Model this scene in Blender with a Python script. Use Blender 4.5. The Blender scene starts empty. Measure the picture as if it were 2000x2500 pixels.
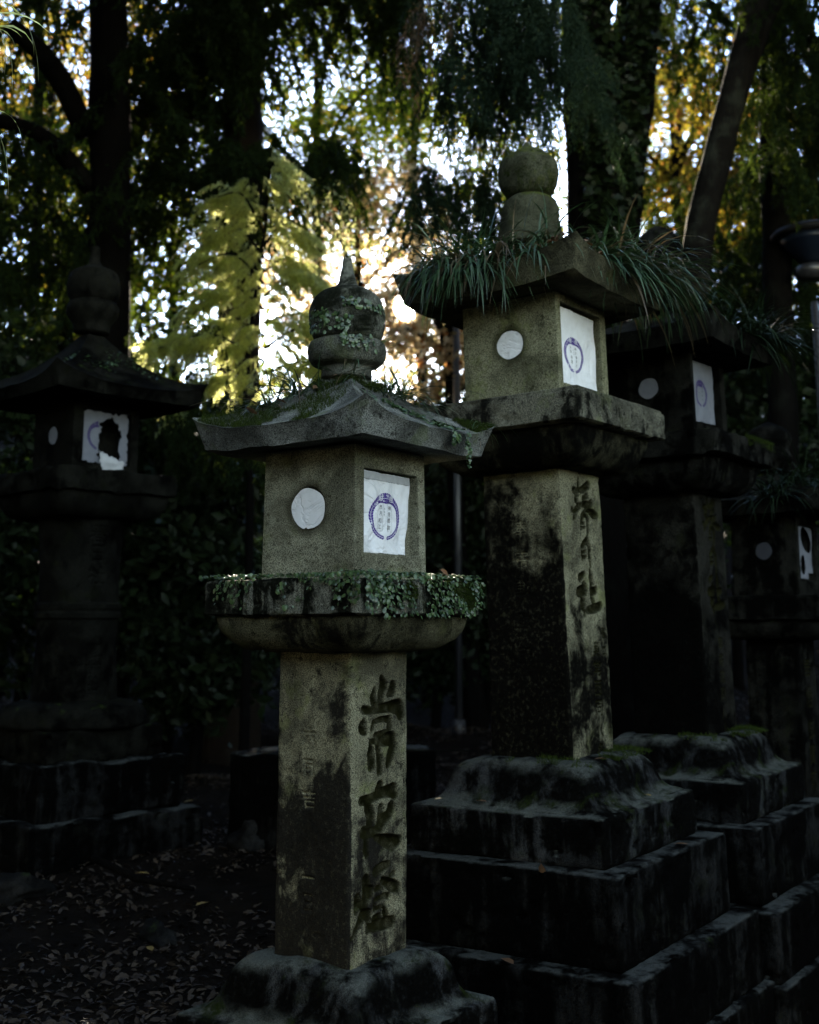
import bpy, math, random
import numpy as np
from mathutils import Matrix, Vector
R_ = math.radians
SC = bpy.context.scene
COL = SC.collection
random.seed(7)
rng = np.random.default_rng(11)

# ------------------------------------------------------------------ camera, sky, sun, exposure
FPX = 2880.0
PITCH = math.atan2(515, FPX)
EYE = Vector((0, 0, 1.5))
cam = bpy.data.cameras.new('camera')
cam.sensor_fit = 'HORIZONTAL'; cam.sensor_width = 24.0; cam.lens = FPX/2000*24
cam.shift_y = -0.125
cam.clip_start = 0.05; cam.clip_end = 2000
cam.dof.use_dof = True; cam.dof.focus_distance = 3.45; cam.dof.aperture_fstop = 2.4
camo = bpy.data.objects.new('camera', cam); COL.objects.link(camo)
camo.location = EYE; camo.rotation_euler = (math.pi/2+PITCH, 0, 0)
SC.camera = camo

def ray(px, py):
    v = ((px-1000)/FPX, 1.0, (1000-py)/FPX)
    c, s = math.cos(PITCH), math.sin(PITCH)
    return Vector((v[0], v[1]*c-v[2]*s, v[1]*s+v[2]*c))
def P(px, py, D):
    r = ray(px, py); return EYE + r*(D/r.y)

SUN = ray(990, 752).normalized()
sun_el = math.asin(SUN.z); sun_az = math.atan2(SUN.x, SUN.y)
SC.view_settings.view_transform = 'Standard'; SC.view_settings.look = 'None'
SC.view_settings.exposure = 3.25; SC.view_settings.gamma = 1.0
SC.view_settings.use_curve_mapping = False
w = bpy.data.worlds.new('World'); SC.world = w; w.use_nodes = True
nt = w.node_tree; nt.nodes.clear()
wo = nt.nodes.new('ShaderNodeOutputWorld'); bg = nt.nodes.new('ShaderNodeBackground')
sky = nt.nodes.new('ShaderNodeTexSky'); sky.sky_type = 'NISHITA'; sky.sun_disc = False
sky.sun_elevation = sun_el; sky.sun_rotation = sun_az; sky.altitude = 200
sky.air_density = 0.8; sky.dust_density = 0.2; sky.ozone_density = 1.0
bg.inputs[1].default_value = 0.15
tc = nt.nodes.new('ShaderNodeTexCoord')
dt = nt.nodes.new('ShaderNodeVectorMath'); dt.operation = 'DOT_PRODUCT'; dt.inputs[1].default_value = SUN
nt.links.new(tc.outputs['Generated'], dt.inputs[0])
def wmath(op, a, b):
    n = nt.nodes.new('ShaderNodeMath'); n.operation = op
    for i, v in enumerate((a, b)):
        if isinstance(v, (int, float)): n.inputs[i].default_value = v
        else: nt.links.new(v, n.inputs[i])
    return n.outputs[0]
disc = wmath('MULTIPLY', wmath('GREATER_THAN', dt.outputs['Value'], math.cos(R_(0.36))), 40.0)
aur = wmath('MULTIPLY', wmath('POWER', wmath('MAXIMUM', dt.outputs['Value'], 0.0), 900.0), .8)
bg2 = nt.nodes.new('ShaderNodeBackground'); bg2.inputs[0].default_value = (1, 0.86, 0.62, 1)
nt.links.new(wmath('ADD', disc, aur), bg2.inputs[1])
ad = nt.nodes.new('ShaderNodeAddShader')
tint = nt.nodes.new('ShaderNodeMix'); tint.data_type = 'RGBA'; tint.blend_type = 'MULTIPLY'; tint.inputs[0].default_value = 1.0; 
tf = nt.nodes.new('ShaderNodeMapRange'); tf.inputs[1].default_value = .1; tf.inputs[2].default_value = .75; nt.links.new(dt.outputs['Value'], tf.inputs[0])
tm = nt.nodes.new('ShaderNodeMix'); tm.data_type = 'RGBA'; tm.inputs[6].default_value = (1.32, 1.0, .70, 1); tm.inputs[7].default_value = (1.05, 1.12, 1.25, 1)
nt.links.new(tf.outputs[0], tm.inputs[0]); nt.links.new(tm.outputs[2], tint.inputs[7])
nt.links.new(sky.outputs[0], tint.inputs[6]); nt.links.new(tint.outputs[2], bg.inputs[0]); nt.links.new(bg.outputs[0], ad.inputs[0])
nt.links.new(bg2.outputs[0], ad.inputs[1]); nt.links.new(ad.outputs[0], wo.inputs[0])
sl = bpy.data.lights.new('sun', 'SUN'); sl.energy = 5.0; sl.angle = R_(0.5); sl.color = (1.0, 0.87, 0.66)
so = bpy.data.objects.new('sun', sl); COL.objects.link(so)
so.rotation_euler = SUN.to_track_quat('Z', 'Y').to_euler()
SC.cycles.max_bounces = 8; SC.cycles.transmission_bounces = 4
SC.cycles.use_denoising = True

# ------------------------------------------------------------------ numpy noise
def _h(i, j, k, s):
    n = (i*374761393 + j*668265263 + k*2147483647 + s*1274126177) & 0xffffffff
    n = ((n ^ (n >> 13))*1274126177) & 0xffffffff
    n = (n ^ (n >> 16)) & 0xffffffff
    return n/4294967295.0*2-1
def vnoise(p, scale=1.0, seed=0, octv=1):
    p = np.asarray(p, float); out = np.zeros(len(p)); amp = 1.0
    for o in range(octv):
        q = p*scale*(2**o)+o*17.3; f = np.floor(q).astype(np.int64); t = q-f; t = t*t*(3-2*t)
        r = 0
        for a in (0, 1):
            for b in (0, 1):
                for c in (0, 1):
                    wgt = (t[:, 0] if a else 1-t[:, 0])*(t[:, 1] if b else 1-t[:, 1])*(t[:, 2] if c else 1-t[:, 2])
                    r = r+wgt*_h(f[:, 0]+a, f[:, 1]+b, f[:, 2]+c, seed+o)
        out += amp*r; amp *= .5
    return out

# ------------------------------------------------------------------ material helpers
class M:
    def __init__(s, name):
        s.m = bpy.data.materials.new(name); s.m.use_nodes = True; s.t = s.m.node_tree; s.t.nodes.clear()
        s.o = s.t.nodes.new('ShaderNodeOutputMaterial'); s.c = s.t.nodes.new('ShaderNodeTexCoord').outputs['Object']
    def n(s, typ, **k):
        x = s.t.nodes.new(typ)
        for a, b in k.items(): setattr(x, a, b)
        return x
    def l(s, a, b): s.t.links.new(a, b)
    def noise(s, scale, detail=4, rough=.55, dist=0, stretch=None, off=None):
        n = s.n('ShaderNodeTexNoise'); n.inputs['Scale'].default_value = scale; n.inputs['Detail'].default_value = detail
        n.inputs['Roughness'].default_value = rough; n.inputs['Distortion'].default_value = dist
        mp = s.n('ShaderNodeMapping'); s.l(s.c, mp.inputs[0])
        if stretch: mp.inputs['Scale'].default_value = stretch
        if off: mp.inputs['Location'].default_value = off
        s.l(mp.outputs[0], n.inputs['Vector']); return n.outputs['Fac']
    def ramp(s, fac, lo, hi, a=0., b=1.):
        n = s.n('ShaderNodeMapRange'); n.interpolation_type = 'SMOOTHSTEP'
        n.inputs[1].default_value = lo; n.inputs[2].default_value = hi; n.inputs[3].default_value = a; n.inputs[4].default_value = b
        s.l(fac, n.inputs[0]); return n.outputs[0]
    def math(s, op, a, b=0.):
        n = s.n('ShaderNodeMath', operation=op)
        for i, v in enumerate((a, b)):
            if isinstance(v, (int, float)): n.inputs[i].default_value = v
            else: s.l(v, n.inputs[i])
        return n.outputs[0]
    def mix(s, fac, a, b):
        n = s.n('ShaderNodeMix', data_type='RGBA')
        for i, v in ((0, fac), (6, a), (7, b)):
            if isinstance(v, (int, float)): n.inputs[i].default_value = v
            elif isinstance(v, tuple): n.inputs[i].default_value = (*v, 1)
            else: s.l(v, n.inputs[i])
        return n.outputs[2]
    def nz(s):
        g = s.n('ShaderNodeNewGeometry'); x = s.n('ShaderNodeSeparateXYZ'); s.l(g.outputs['Normal'], x.inputs[0]); return x.outputs[2]
    def xyz(s):
        x = s.n('ShaderNodeSeparateXYZ'); s.l(s.c, x.inputs[0]); return x.outputs
    def rnd(s): return s.n('ShaderNodeNewGeometry').outputs['Random Per Island']
    def bump(s, h, strength, dist=.003):
        b = s.n('ShaderNodeBump'); b.inputs['Strength'].default_value = strength; b.inputs['Distance'].default_value = dist
        s.l(h, b.inputs['Height']); return b.outputs[0]
    def done(s, col, rough=.85, bump=None, spec=.3):
        p = s.n('ShaderNodeBsdfPrincipled')
        if isinstance(col, tuple): p.inputs['Base Color'].default_value = (*col, 1)
        else: s.l(col, p.inputs['Base Color'])
        if isinstance(rough, (int, float)): p.inputs['Roughness'].default_value = rough
        else: s.l(rough, p.inputs['Roughness'])
        p.inputs['Specular IOR Level'].default_value = spec
        if bump is not None: s.l(bump, p.inputs['Normal'])
        s.l(p.outputs[0], s.o.inputs[0]); return s.m

def stone(name, base, dark, seed, bias=None, toplit=None, moss=.5, stain=(.45, .6), speck=1.0, groove=False, mosscol=(.035, .055, .012), drip=0.0, fade=None, halo=None, topmoss=.4, lich=.5):
    """weathered granite: grain, lichen blotches, dark crusts, moss on tops and in drips; fade=(z0,z1): crust grows below z1"""
    m = M(name); o = (seed*3.7, seed*1.3, seed*2.1)
    grain = m.noise(330, 2, .7, off=o)
    g2 = m.noise(95, 4, .65, off=o)
    big = m.noise(3.2, 6, .6, .4, off=o)
    mid = m.noise(13, 6, .68, .6, off=o)
    c = m.mix(m.ramp(grain, .36, .62), tuple(v*.32 for v in base), tuple(min(1, v*1.75) for v in base))
    c = m.mix(m.ramp(g2, .55, .72, 0, .45*speck), c, tuple(v*.35 for v in base))
    # pale and olive lichen
    c = m.mix(m.ramp(m.noise(9, 5, .7, off=(o[0]+5, o[1], o[2])), .54, .66, 0, lich), c, (base[0]*.85, base[1]*1.0, base[2]*.5))
    c = m.mix(m.ramp(m.noise(22, 5, .7, off=(o[0], o[1]+9, o[2])), .62, .68, 0, lich*.8), c, tuple(v*1.35 for v in base))
    # dark crust
    x = m.xyz(); st = m.math('ADD', m.math('MULTIPLY', big, .62), m.math('MULTIPLY', mid, .38))
    if fade:
        f = m.ramp(x[2], fade[0], fade[1], 0.16, -0.07); st = m.math('ADD', st, f)
    if bias:   # crust heavier on the left face; the lit right face painted paler
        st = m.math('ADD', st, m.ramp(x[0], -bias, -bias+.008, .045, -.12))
    if drip:
        dr = m.noise(16, 3, .6, 0.2, stretch=(1, 1, .12), off=o); st = m.math('ADD', st, m.math('MULTIPLY', m.math('SUBTRACT', dr, .5), drip))
    sm = m.ramp(st, stain[0], stain[1])
    sm = m.math('MULTIPLY', sm, m.ramp(m.noise(60, 3, .7, off=o), .3, .5, .86, 1.0))
    c = m.mix(sm, c, m.mix(m.ramp(grain, .35, .6), tuple(v*.6 for v in dark), tuple(v*1.5 for v in dark)))
    if halo:
        for (hx, hy, hz, r) in halo:
            vd = m.n('ShaderNodeVectorMath', operation='DISTANCE'); m.l(m.c, vd.inputs[0]); vd.inputs[1].default_value = (hx, hy, hz)
            h = m.math('ADD', vd.outputs['Value'], m.math('MULTIPLY', m.math('SUBTRACT', m.noise(25, 3), .5), .035))
            c = m.mix(m.ramp(h, r*.95, r*1.55, .75, 0), c, tuple(v*.8 for v in dark))
    # pale and dark mottling, small crust spots
    c = m.mix(m.ramp(m.noise(5.5, 5, .65, .5, off=(o[0]+8, o[1], o[2])), .36, .6, .62, 0), c, tuple(v*.55 for v in dark))
    c = m.mix(m.ramp(m.noise(38, 4, .75, off=(o[0], o[1], o[2]+6)), .60, .66, 0, .8), c, dark)
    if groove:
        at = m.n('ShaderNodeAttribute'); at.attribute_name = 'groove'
        c = m.mix(m.math('MULTIPLY', at.outputs['Fac'], m.ramp(m.noise(40, 3), .3, .6, .75, 1.0)), c, (.011, .011, .004))  # carved grooves: olive algae plus shade painted into the colour
    if toplit: c = m.mix(m.math('MULTIPLY', m.ramp(m.nz(), .45, .92), m.ramp(m.noise(6, 5, .68, off=(o[0], o[1]+3, o[2])), .42, .58, .0, 1.0)), c, m.mix(m.ramp(grain, .35, .65), tuple(v*.6 for v in toplit), tuple(v*1.3 for v in toplit)))  # up-facing stone painted paler, as light from above would show it
    # moss
    mz = m.ramp(m.nz(), .15, .8)
    mn = m.noise(7, 6, .7, .5, off=(o[0]+2, o[1]+7, o[2]+1))
    mm = m.math('ADD', m.math('MULTIPLY', mz, topmoss), m.math('MULTIPLY', m.math('SUBTRACT', mn, .5), 2.4))
    mm = m.math('ADD', mm, moss-1.0)
    mmask = m.math('MULTIPLY', m.ramp(mm, .0, .4), m.ramp(m.noise(45, 4, .7), .32, .56, .25, 1.0))
    mc = m.mix(m.noise(150, 3, .7), tuple(v*.45 for v in mosscol), tuple(v*1.6 for v in mosscol))
    c = m.mix(mmask, c, mc)
    h = m.math('ADD', m.math('MULTIPLY', grain, .35), m.math('MULTIPLY', g2, .8))
    h = m.math('ADD', h, m.math('MULTIPLY', mid, 2.2))
    h = m.math('ADD', h, m.math('MULTIPLY', m.math('MULTIPLY', mmask, m.noise(210, 4, .8)), 3.0))
    return m.done(c, .9, m.bump(h, .7, .004), .02)

def leafmat(name, c1, c2, trans, tfac=.5, rough=.5, spec=.3, c3=None):
    m = M(name); r = m.rnd()
    col = m.mix(r, c1, c2); tr = m.mix(r, tuple(trans), tuple(v*.48 for v in trans))
    if c3: f = m.ramp(m.math('FRACT', m.math('MULTIPLY', r, 7.31)), .82, .86); col = m.mix(f, col, c3); tr = m.mix(f, tr, tuple(min(1, v*2.2) for v in c3))
    p = m.n('ShaderNodeBsdfPrincipled'); m.l(col, p.inputs['Base Color']); p.inputs['Roughness'].default_value = rough; p.inputs['Specular IOR Level'].default_value = spec
    t = m.n('ShaderNodeBsdfTranslucent'); m.l(tr, t.inputs[0])
    mx = m.n('ShaderNodeMixShader'); mx.inputs[0].default_value = tfac
    m.l(p.outputs[0], mx.inputs[1]); m.l(t.outputs[0], mx.inputs[2]); m.l(mx.outputs[0], m.o.inputs[0]); return m.m

# ------------------------------------------------------------------ object helpers
def tag(o, label=None, cat=None, group=None, kind=None):
    if label: o['label'] = label
    if cat: o['category'] = cat
    if group: o['group'] = group
    if kind: o['kind'] = kind
    return o
def empty(name, loc, label, cat, group=None, rz=0, lean=0):
    o = bpy.data.objects.new(name, None); COL.objects.link(o); o.empty_display_size = .1
    o.matrix_world = Matrix.Translation(loc) @ Matrix.Rotation(lean, 4, 'Y') @ Matrix.Rotation(rz, 4, 'Z')
    return tag(o, label, cat, group)
def mk(name, verts, faces, mat, parent=None, smooth=True, loc=None):
    me = bpy.data.meshes.new(name)
    verts = np.asarray(verts, np.float32)
    if isinstance(faces, np.ndarray):
        nf, k = faces.shape
        me.vertices.add(len(verts)); me.vertices.foreach_set('co', verts.ravel())
        me.loops.add(nf*k); me.loops.foreach_set('vertex_index', faces.astype(np.int32).ravel())
        me.polygons.add(nf); me.polygons.foreach_set('loop_start', np.arange(nf, dtype=np.int32)*k)
        me.polygons.foreach_set('loop_total', np.full(nf, k, np.int32)); me.update(calc_edges=True)
    else:
        me.from_pydata([tuple(v) for v in verts], [], faces)
    me.polygons.foreach_set('use_smooth', [smooth]*len(me.polygons))
    me.materials.append(mat); me.update()
    o = bpy.data.objects.new(name, me); COL.objects.link(o)
    if parent: o.parent = parent
    if loc: o.location = loc
    return o
def sharp(o, ang=35):
    me = o.data
    try: me.set_sharp_from_angle(angle=R_(ang))
    except Exception: pass
    return o

class MB:
    """collects geometry for one mesh"""
    def __init__(s): s.v = []; s.f = []; s.n = 0
    def add(s, v, f):
        v = np.asarray(v, float); s.v.append(v); s.f += [tuple(int(i)+s.n for i in q) for q in f]; s.n += len(v)
    def tube(s, pts, rad, seg=8, noise=0, seed=0, caps=True):
        pts = [Vector(p) for p in pts]; n = len(pts); vs = []; up = Vector((0, 0, 1))
        for i, p in enumerate(pts):
            d = (pts[min(i+1, n-1)]-pts[max(i-1, 0)]).normalized()
            a = d.cross(up) if abs(d.z) < .95 else d.cross(Vector((1, 0, 0)))
            a.normalize(); b = d.cross(a); r = rad[i] if hasattr(rad, '__len__') else rad
            for k in range(seg):
                t = 2*math.pi*k/seg; vs.append(p+(a*math.cos(t)+b*math.sin(t))*r)
        vs = np.array([tuple(v) for v in vs])
        if noise:
            c = np.repeat(np.array([tuple(p) for p in pts]), seg, 0)
            vs = vs+(vs-c)*(vnoise(vs*np.array([1, 1, .25]), 9, seed, 3)*noise)[:, None]
        f = []
        for i in range(n-1):
            for k in range(seg):
                a0 = i*seg+k; a1 = i*seg+(k+1) % seg; f.append((a0, a1, a1+seg, a0+seg))
        if caps: f.append(tuple(range(seg))[::-1]); f.append(tuple(range((n-1)*seg, n*seg)))
        s.add(vs, f)
    def build(s, name, mat, parent=None, smooth=True): return mk(name, np.concatenate(s.v), s.f, mat, parent, smooth)

def ring_sq(w, r, per, rs=3):
    """rounded square outline (starts at near corner), per = points per side for the 4 sides"""
    pts = []; h = w/2; r = min(r, h*.99)
    corners = [(-h, -h, 0), (h, -h, 1), (h, h, 2), (-h, h, 3)]
    for i, (cx, cy, k) in enumerate(corners):
        ccx = cx+(r if cx < 0 else -r); ccy = cy+(r if cy < 0 else -r)
        a0 = math.pi+k*math.pi/2
        for j in range(rs+1):
            a = a0+(math.pi/2)*j/rs; pts.append((ccx+r*math.cos(a), ccy+r*math.sin(a)))
        nx, ny = corners[(i+1) % 4][:2]
        x0, y0 = pts[-1]
        ncx = nx+(r if nx < 0 else -r); ncy = ny+(r if ny < 0 else -r)
        a = math.pi+((k+1) % 4)*math.pi/2
        x1, y1 = ncx+r*math.cos(a), ncy+r*math.sin(a)
        n = per[i] if hasattr(per, '__len__') else per
        for j in range(1, n):
            t = j/n; pts.append((x0+(x1-x0)*t, y0+(y1-y0)*t))
    return np.array(pts)

def loft(prof, per=14, rs=3, seed=0, amp=.002, scale=14, carve=None, closed=True, chip=0.0, blend_round=None):
    """prof = list of (w, z, r). returns verts, faces"""
    rings = []
    for i, q in enumerate(prof):
        w_, z_, r_ = q[:3]
        a = ring_sq(w_, r_, per, rs)
        if len(q) > 3 and q[3]:
            n = len(a); ang = np.arctan2(a[:, 1], a[:, 0]); c = np.stack([np.cos(ang), np.sin(ang)], 1)*w_/2*1.04; a = a*(1-q[3])+c*q[3]
        rings.append(np.column_stack([a, np.full(len(a), z_)]))
    n = len(rings[0])
    if closed:
        for end in (0, -1):
            q = rings[end]; extra = []
            for s in (.8, .45, .12):
                e = q.copy(); e[:, :2] *= s; extra.append(e)
            rings = extra[::-1]+rings if end == 0 else rings+extra
    V = np.concatenate(rings); m = len(rings)
    idx = np.arange(m*n).reshape(m, n)
    a = idx[:-1, :]; b = np.roll(idx, -1, 1)[:-1, :]; c = np.roll(idx, -1, 1)[1:, :]; d = idx[1:, :]
    F = np.stack([a, b, c, d], -1).reshape(-1, 4)
    if prof[-1][1] < prof[0][1]: F = F[:, ::-1]
    nr = V.copy(); nr[:, 2] = 0; ln = np.linalg.norm(nr, axis=1)[:, None]+1e-6; nr /= ln
    d = vnoise(V, scale, seed, 3)*amp
    V = V+nr*d[:, None]; V[:, 2] += vnoise(V+31, scale, seed+5, 3)*amp*(1 if closed else .3)
    if chip:
        c = np.clip(vnoise(V, 26, seed+9, 2)-.45, 0, 1)*chip; V -= nr*c[:, None]
    if carve: V = carve(V)
    faces = F
    if closed: faces = [tuple(q) for q in F.tolist()]+[tuple(range(n))[::-1] if prof[-1][1] > prof[0][1] else tuple(range(n)), tuple(range((m-1)*n, m*n)) if prof[-1][1] > prof[0][1] else tuple(range((m-1)*n, m*n))[::-1]]
    return V, faces
def densify(prof, step=.012):
    out = [prof[0]]
    for a, b in zip(prof, prof[1:]):
        L = math.hypot((a[0]-b[0])/2, a[1]-b[1]); k = max(1, int(L/step))
        for j in range(1, k+1):
            t = j/k; out.append(tuple(x+(y-x)*t for x, y in zip(a, b)))
    return out
def lathe(prof, seg=40, seed=0, amp=.002, scale=18, center=(0, 0)):
    n = len(prof); V = np.array([(center[0]+r*math.cos(2*math.pi*k/seg), center[1]+r*math.sin(2*math.pi*k/seg), z) for r, z in prof for k in range(seg)])
    d = vnoise(V, scale, seed, 3)*amp
    nr = V-np.array([center[0], center[1], 0]); nr[:, 2] = 0; nr /= (np.linalg.norm(nr, axis=1)[:, None]+1e-6)
    V = V+nr*d[:, None]
    idx = np.arange(n*seg).reshape(n, seg); b = np.roll(idx, -1, 1)
    F = [tuple(q) for q in np.stack([idx[:-1], b[:-1], b[1:], idx[1:]], -1).reshape(-1, 4).tolist()]
    if prof[-1][1] < prof[0][1]: F = [q[::-1] for q in F]
    F.append(tuple(range(seg))[::-1]); F.append(tuple(range((n-1)*seg, n*seg)))
    return V, F
def spline(pts, k=6):
    """Catmull-Rom through (a,b) pairs"""
    out = []; n = len(pts)
    for i in range(n-1):
        p0 = np.array(pts[max(i-1, 0)], float); p1 = np.array(pts[i], float); p2 = np.array(pts[i+1], float); p3 = np.array(pts[min(i+2, n-1)], float)
        for j in range(k):
            t = j/k; out.append(tuple(.5*((2*p1)+(-p0+p2)*t+(2*p0-5*p1+4*p2-p3)*t*t+(-p0+3*p1-3*p2+p3)*t**3)))
    out.append(tuple(pts[-1])); return out

# ------------------------------------------------------------------ carved writing
def glyph_tris(ch):
    cu = bpy.data.curves.new('g', 'FONT'); cu.body = ch; cu.size = 1.0; cu.resolution_u = 3
    ob = bpy.data.objects.new('g', cu); me = bpy.data.meshes.new_from_object(ob); me.calc_loop_triangles()
    v = np.array([tuple(x.co)[:2] for x in me.vertices]); t = [tuple(x.vertices) for x in me.loop_triangles]
    bpy.data.objects.remove(ob); bpy.data.curves.remove(cu); bpy.data.meshes.remove(me)
    if len(v) == 0: return np.zeros((0, 2)), []
    c = (v.min(0)+v.max(0))/2; s = max((v.max(0)-v.min(0)).max(), .5); return (v-c)/s, t
class Field:
    """depth map over a face: u along the face, z up, millimetre grid"""
    def __init__(s, w, z0, z1, res=.0015):
        s.res = res; s.z0 = z0; s.g = np.zeros((int((z1-z0)/res)+2, int(w/res)+2))
        zz, uu = np.mgrid[0:s.g.shape[0], 0:s.g.shape[1]]; s.u = uu*res; s.z = zz*res+z0
    def strokes(s, S, k=.8):
        for st in S:
            p = np.array(st, float).reshape(-1, 3)/1000
            if len(p) == 1: p = np.vstack([p, p+[1e-4, 0, 0]])
            for a, b in zip(p, p[1:]):
                d = b[:2]-a[:2]; L = (d@d)+1e-12
                t = np.clip(((s.u-a[0])*d[0]+(s.z-a[1])*d[1])/L, 0, 1)
                r = (a[2]+(b[2]-a[2])*t)*1.08
                q = np.hypot(s.u-a[0]-d[0]*t, s.z-a[1]-d[1]*t)/r
                s.g = np.maximum(s.g, np.where(q < 1, r*k*np.sqrt(np.clip(1-q**3.5, 0, 1)), 0))
    def glyph(s, ch, u, z, size, depth, sx=1.0):
        v, t = glyph_tris(ch)
        m = np.zeros_like(s.g); v = v*size; v = v*np.array([sx, 1])+np.array([u, z])
        for tri in t:
            a, b, c = v[tri[0]], v[tri[1]], v[tri[2]]
            lo = np.minimum(np.minimum(a, b), c); hi = np.maximum(np.maximum(a, b), c)
            i0 = int((lo[1]-s.z0)/s.res); i1 = int((hi[1]-s.z0)/s.res)+2; j0 = int(lo[0]/s.res); j1 = int(hi[0]/s.res)+2
            i0 = max(i0, 0); j0 = max(j0, 0)
            U = s.u[i0:i1, j0:j1]; Z = s.z[i0:i1, j0:j1]
            if U.size == 0: continue
            def e(p, q): return (q[0]-p[0])*(Z-p[1])-(q[1]-p[1])*(U-p[0])
            w1, w2, w3 = e(a, b), e(b, c), e(c, a)
            m[i0:i1, j0:j1] = np.maximum(m[i0:i1, j0:j1], ((w1 >= 0) & (w2 >= 0) & (w3 >= 0)) | ((w1 <= 0) & (w2 <= 0) & (w3 <= 0)))
        for _ in range(2):
            m = (m+np.roll(m, 1, 0)+np.roll(m, -1, 0)+np.roll(m, 1, 1)+np.roll(m, -1, 1))/5
        s.g = np.maximum(s.g, np.minimum(m*1.6, 1)*depth)
    def at(s, u, z):
        i = (z-s.z0)/s.res; j = u/s.res
        ok = (i >= 0) & (j >= 0) & (i < s.g.shape[0]-1) & (j < s.g.shape[1]-1)
        i = np.clip(i, 0, s.g.shape[0]-1.001); j = np.clip(j, 0, s.g.shape[1]-1.001)
        i0 = i.astype(int); j0 = j.astype(int); a = i-i0; b = j-j0; g = s.g
        return ok*(g[i0, j0]*(1-a)*(1-b)+g[i0+1, j0]*a*(1-b)+g[i0, j0+1]*(1-a)*b+g[i0+1, j0+1]*a*b)
# brush strokes of the carved characters: u, z, radius in millimetres on the face
STROKES_FRONT =  [[138,1339,10,148,1319,18,135,1298,14,132,1271,13,130,1260,10],[105,1310,8,98,1288,13,105,1269,12],[193,1319,13,190,1304,18,171,1292,8],[57,1257,12,88,1252,10,135,1256,12,187,1259,16,223,1255,22,230,1236,18],[57,1228,8,54,1210,19,64,1195,10],[101,1220,8,95,1202,8],[101,1221,6,135,1227,8,174,1226,10,174,1201,12,168,1187,10],[110,1184,9,142,1183,13,171,1187,10],[89,1169,8,104,1170,8,155,1164,13,187,1172,18,194,1149,18,181,1124,16,175,1105,14,168,1096,6],[89,1164,9,92,1138,16,94,1105,16],[123,1157,13,127,1135,12,130,1107,12,132,1087,13],[134,1046,16,127,1036,16],[50,1016,12,96,1018,13,143,1027,14,195,1030,19,204,1016,13],[81,998,19,91,974,19,88,954,16],[59,933,15,78,932,16,72,916,11,71,889,12,76,871,8],[140,985,15,133,965,11,127,952,8],[187,985,16,180,968,16,154,955,16,140,939,16,114,929,14,88,927,11],[114,914,8,154,901,16,194,888,22,222,891,14],[35,771,12,36,753,16,30,738,10],[70,809,16,73,790,16,70,759,16,61,728,14,49,709,14,15,670,5],[92,783,11,89,765,8],[80,719,16,84,707,12],[174,835,10,141,831,14,115,824,14],[198,807,8,181,802,7],[145,797,10,181,781,16,215,766,16],[115,779,8,141,780,7],[112,752,6,145,755,8,175,752,10],[109,745,5,112,728,7,155,729,5],[158,715,11,165,703,11],[109,702,10,132,705,10],[84,682,12,116,683,14,155,682,16,192,681,16]]
STROKES_RIGHT =  [[150,2015,7,148,1993,13,144,1974,11],[226,1992,17,196,1979,17,161,1968,11],[110,1966,15,138,1955,13],[218,1954,11,177,1940,10],[120,1933,15,128,1926,11],[240,1929,13,227,1912,18,193,1925,11,170,1918,11],[176,1919,9,215,1901,13,249,1887,18,284,1881,11],[87,1896,10,98,1887,7],[152,1912,13,118,1893,15,105,1872,13,94,1860,6],[191,1893,11,167,1873,15,152,1849,7,151,1828,7],[191,1883,9,207,1863,13,208,1831,13,204,1812,11],[155,1849,7,177,1848,6],[154,1830,7,182,1833,6],[197,1791,13,167,1771,15,144,1762,7,146,1739,7,150,1718,9],[202,1781,13,212,1755,14,210,1721,14,211,1694,9],[154,1742,7,183,1748,7],[156,1724,9,182,1727,7],[156,1664,11,127,1650,17],[153,1623,15,158,1605,22,108,1599,18],[139,1563,22,133,1551,18],[143,1543,9,148,1518,11],[202,1678,9,209,1653,17,216,1627,17,209,1606,15],[244,1606,15,214,1595,17],[213,1577,15,224,1559,13],[171,1533,13,228,1539,17,275,1547,17]]

# ------------------------------------------------------------------ materials
MAT = {}
GR = (.125, .12, .082); DK = (.022, .021, .02)
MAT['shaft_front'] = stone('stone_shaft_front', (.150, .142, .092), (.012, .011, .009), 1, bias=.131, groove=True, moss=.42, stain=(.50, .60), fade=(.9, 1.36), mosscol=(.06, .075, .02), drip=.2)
MAT['fire_front'] = stone('stone_firebox_front', (.185, .182, .130), (.028, .025, .013), 2, moss=.36, stain=(.62, .72), halo=[(-.17, 0, 1.813, .062)], lich=.35)
MAT['roof_front'] = stone('stone_roof_front', (.13, .135, .122), (.008, .008, .006), 3, moss=.45, stain=(.52, .64), topmoss=.25)
MAT['cup'] = stone('stone_finial', (.090, .092, .074), (.007, .008, .005), 4, moss=.42, stain=(.5, .6), mosscol=(.04, .05, .018))
MAT['plat_front'] = stone('stone_platform_front', (.12, .12, .095), (.004, .0045, .003), 5, moss=.62, stain=(.43, .53), drip=.6)
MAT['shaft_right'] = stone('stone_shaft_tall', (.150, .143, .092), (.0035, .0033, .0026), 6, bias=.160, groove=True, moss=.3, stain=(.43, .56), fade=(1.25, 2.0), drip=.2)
MAT['fire_right'] = stone('stone_firebox_tall', (.158, .155, .098), (.022, .023, .010), 7, moss=.86, stain=(.54, .66), halo=[(-.201, .0, 2.509, .058)], mosscol=(.055, .07, .012))
MAT['plat_right'] = stone('stone_platform_tall', (.095, .093, .070), (.006, .006, .005), 8, moss=.4, stain=(.47, .56), drip=.35)
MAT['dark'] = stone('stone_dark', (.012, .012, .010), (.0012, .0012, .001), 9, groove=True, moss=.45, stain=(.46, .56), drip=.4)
MAT['base'] = stone('stone_base', (.030, .032, .033), (.0015, .0015, .0013), 10, toplit=(.062, .068, .060), moss=.74, stain=(.36, .52), drip=.55, mosscol=(.011, .016, .004), topmoss=.25)
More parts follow.
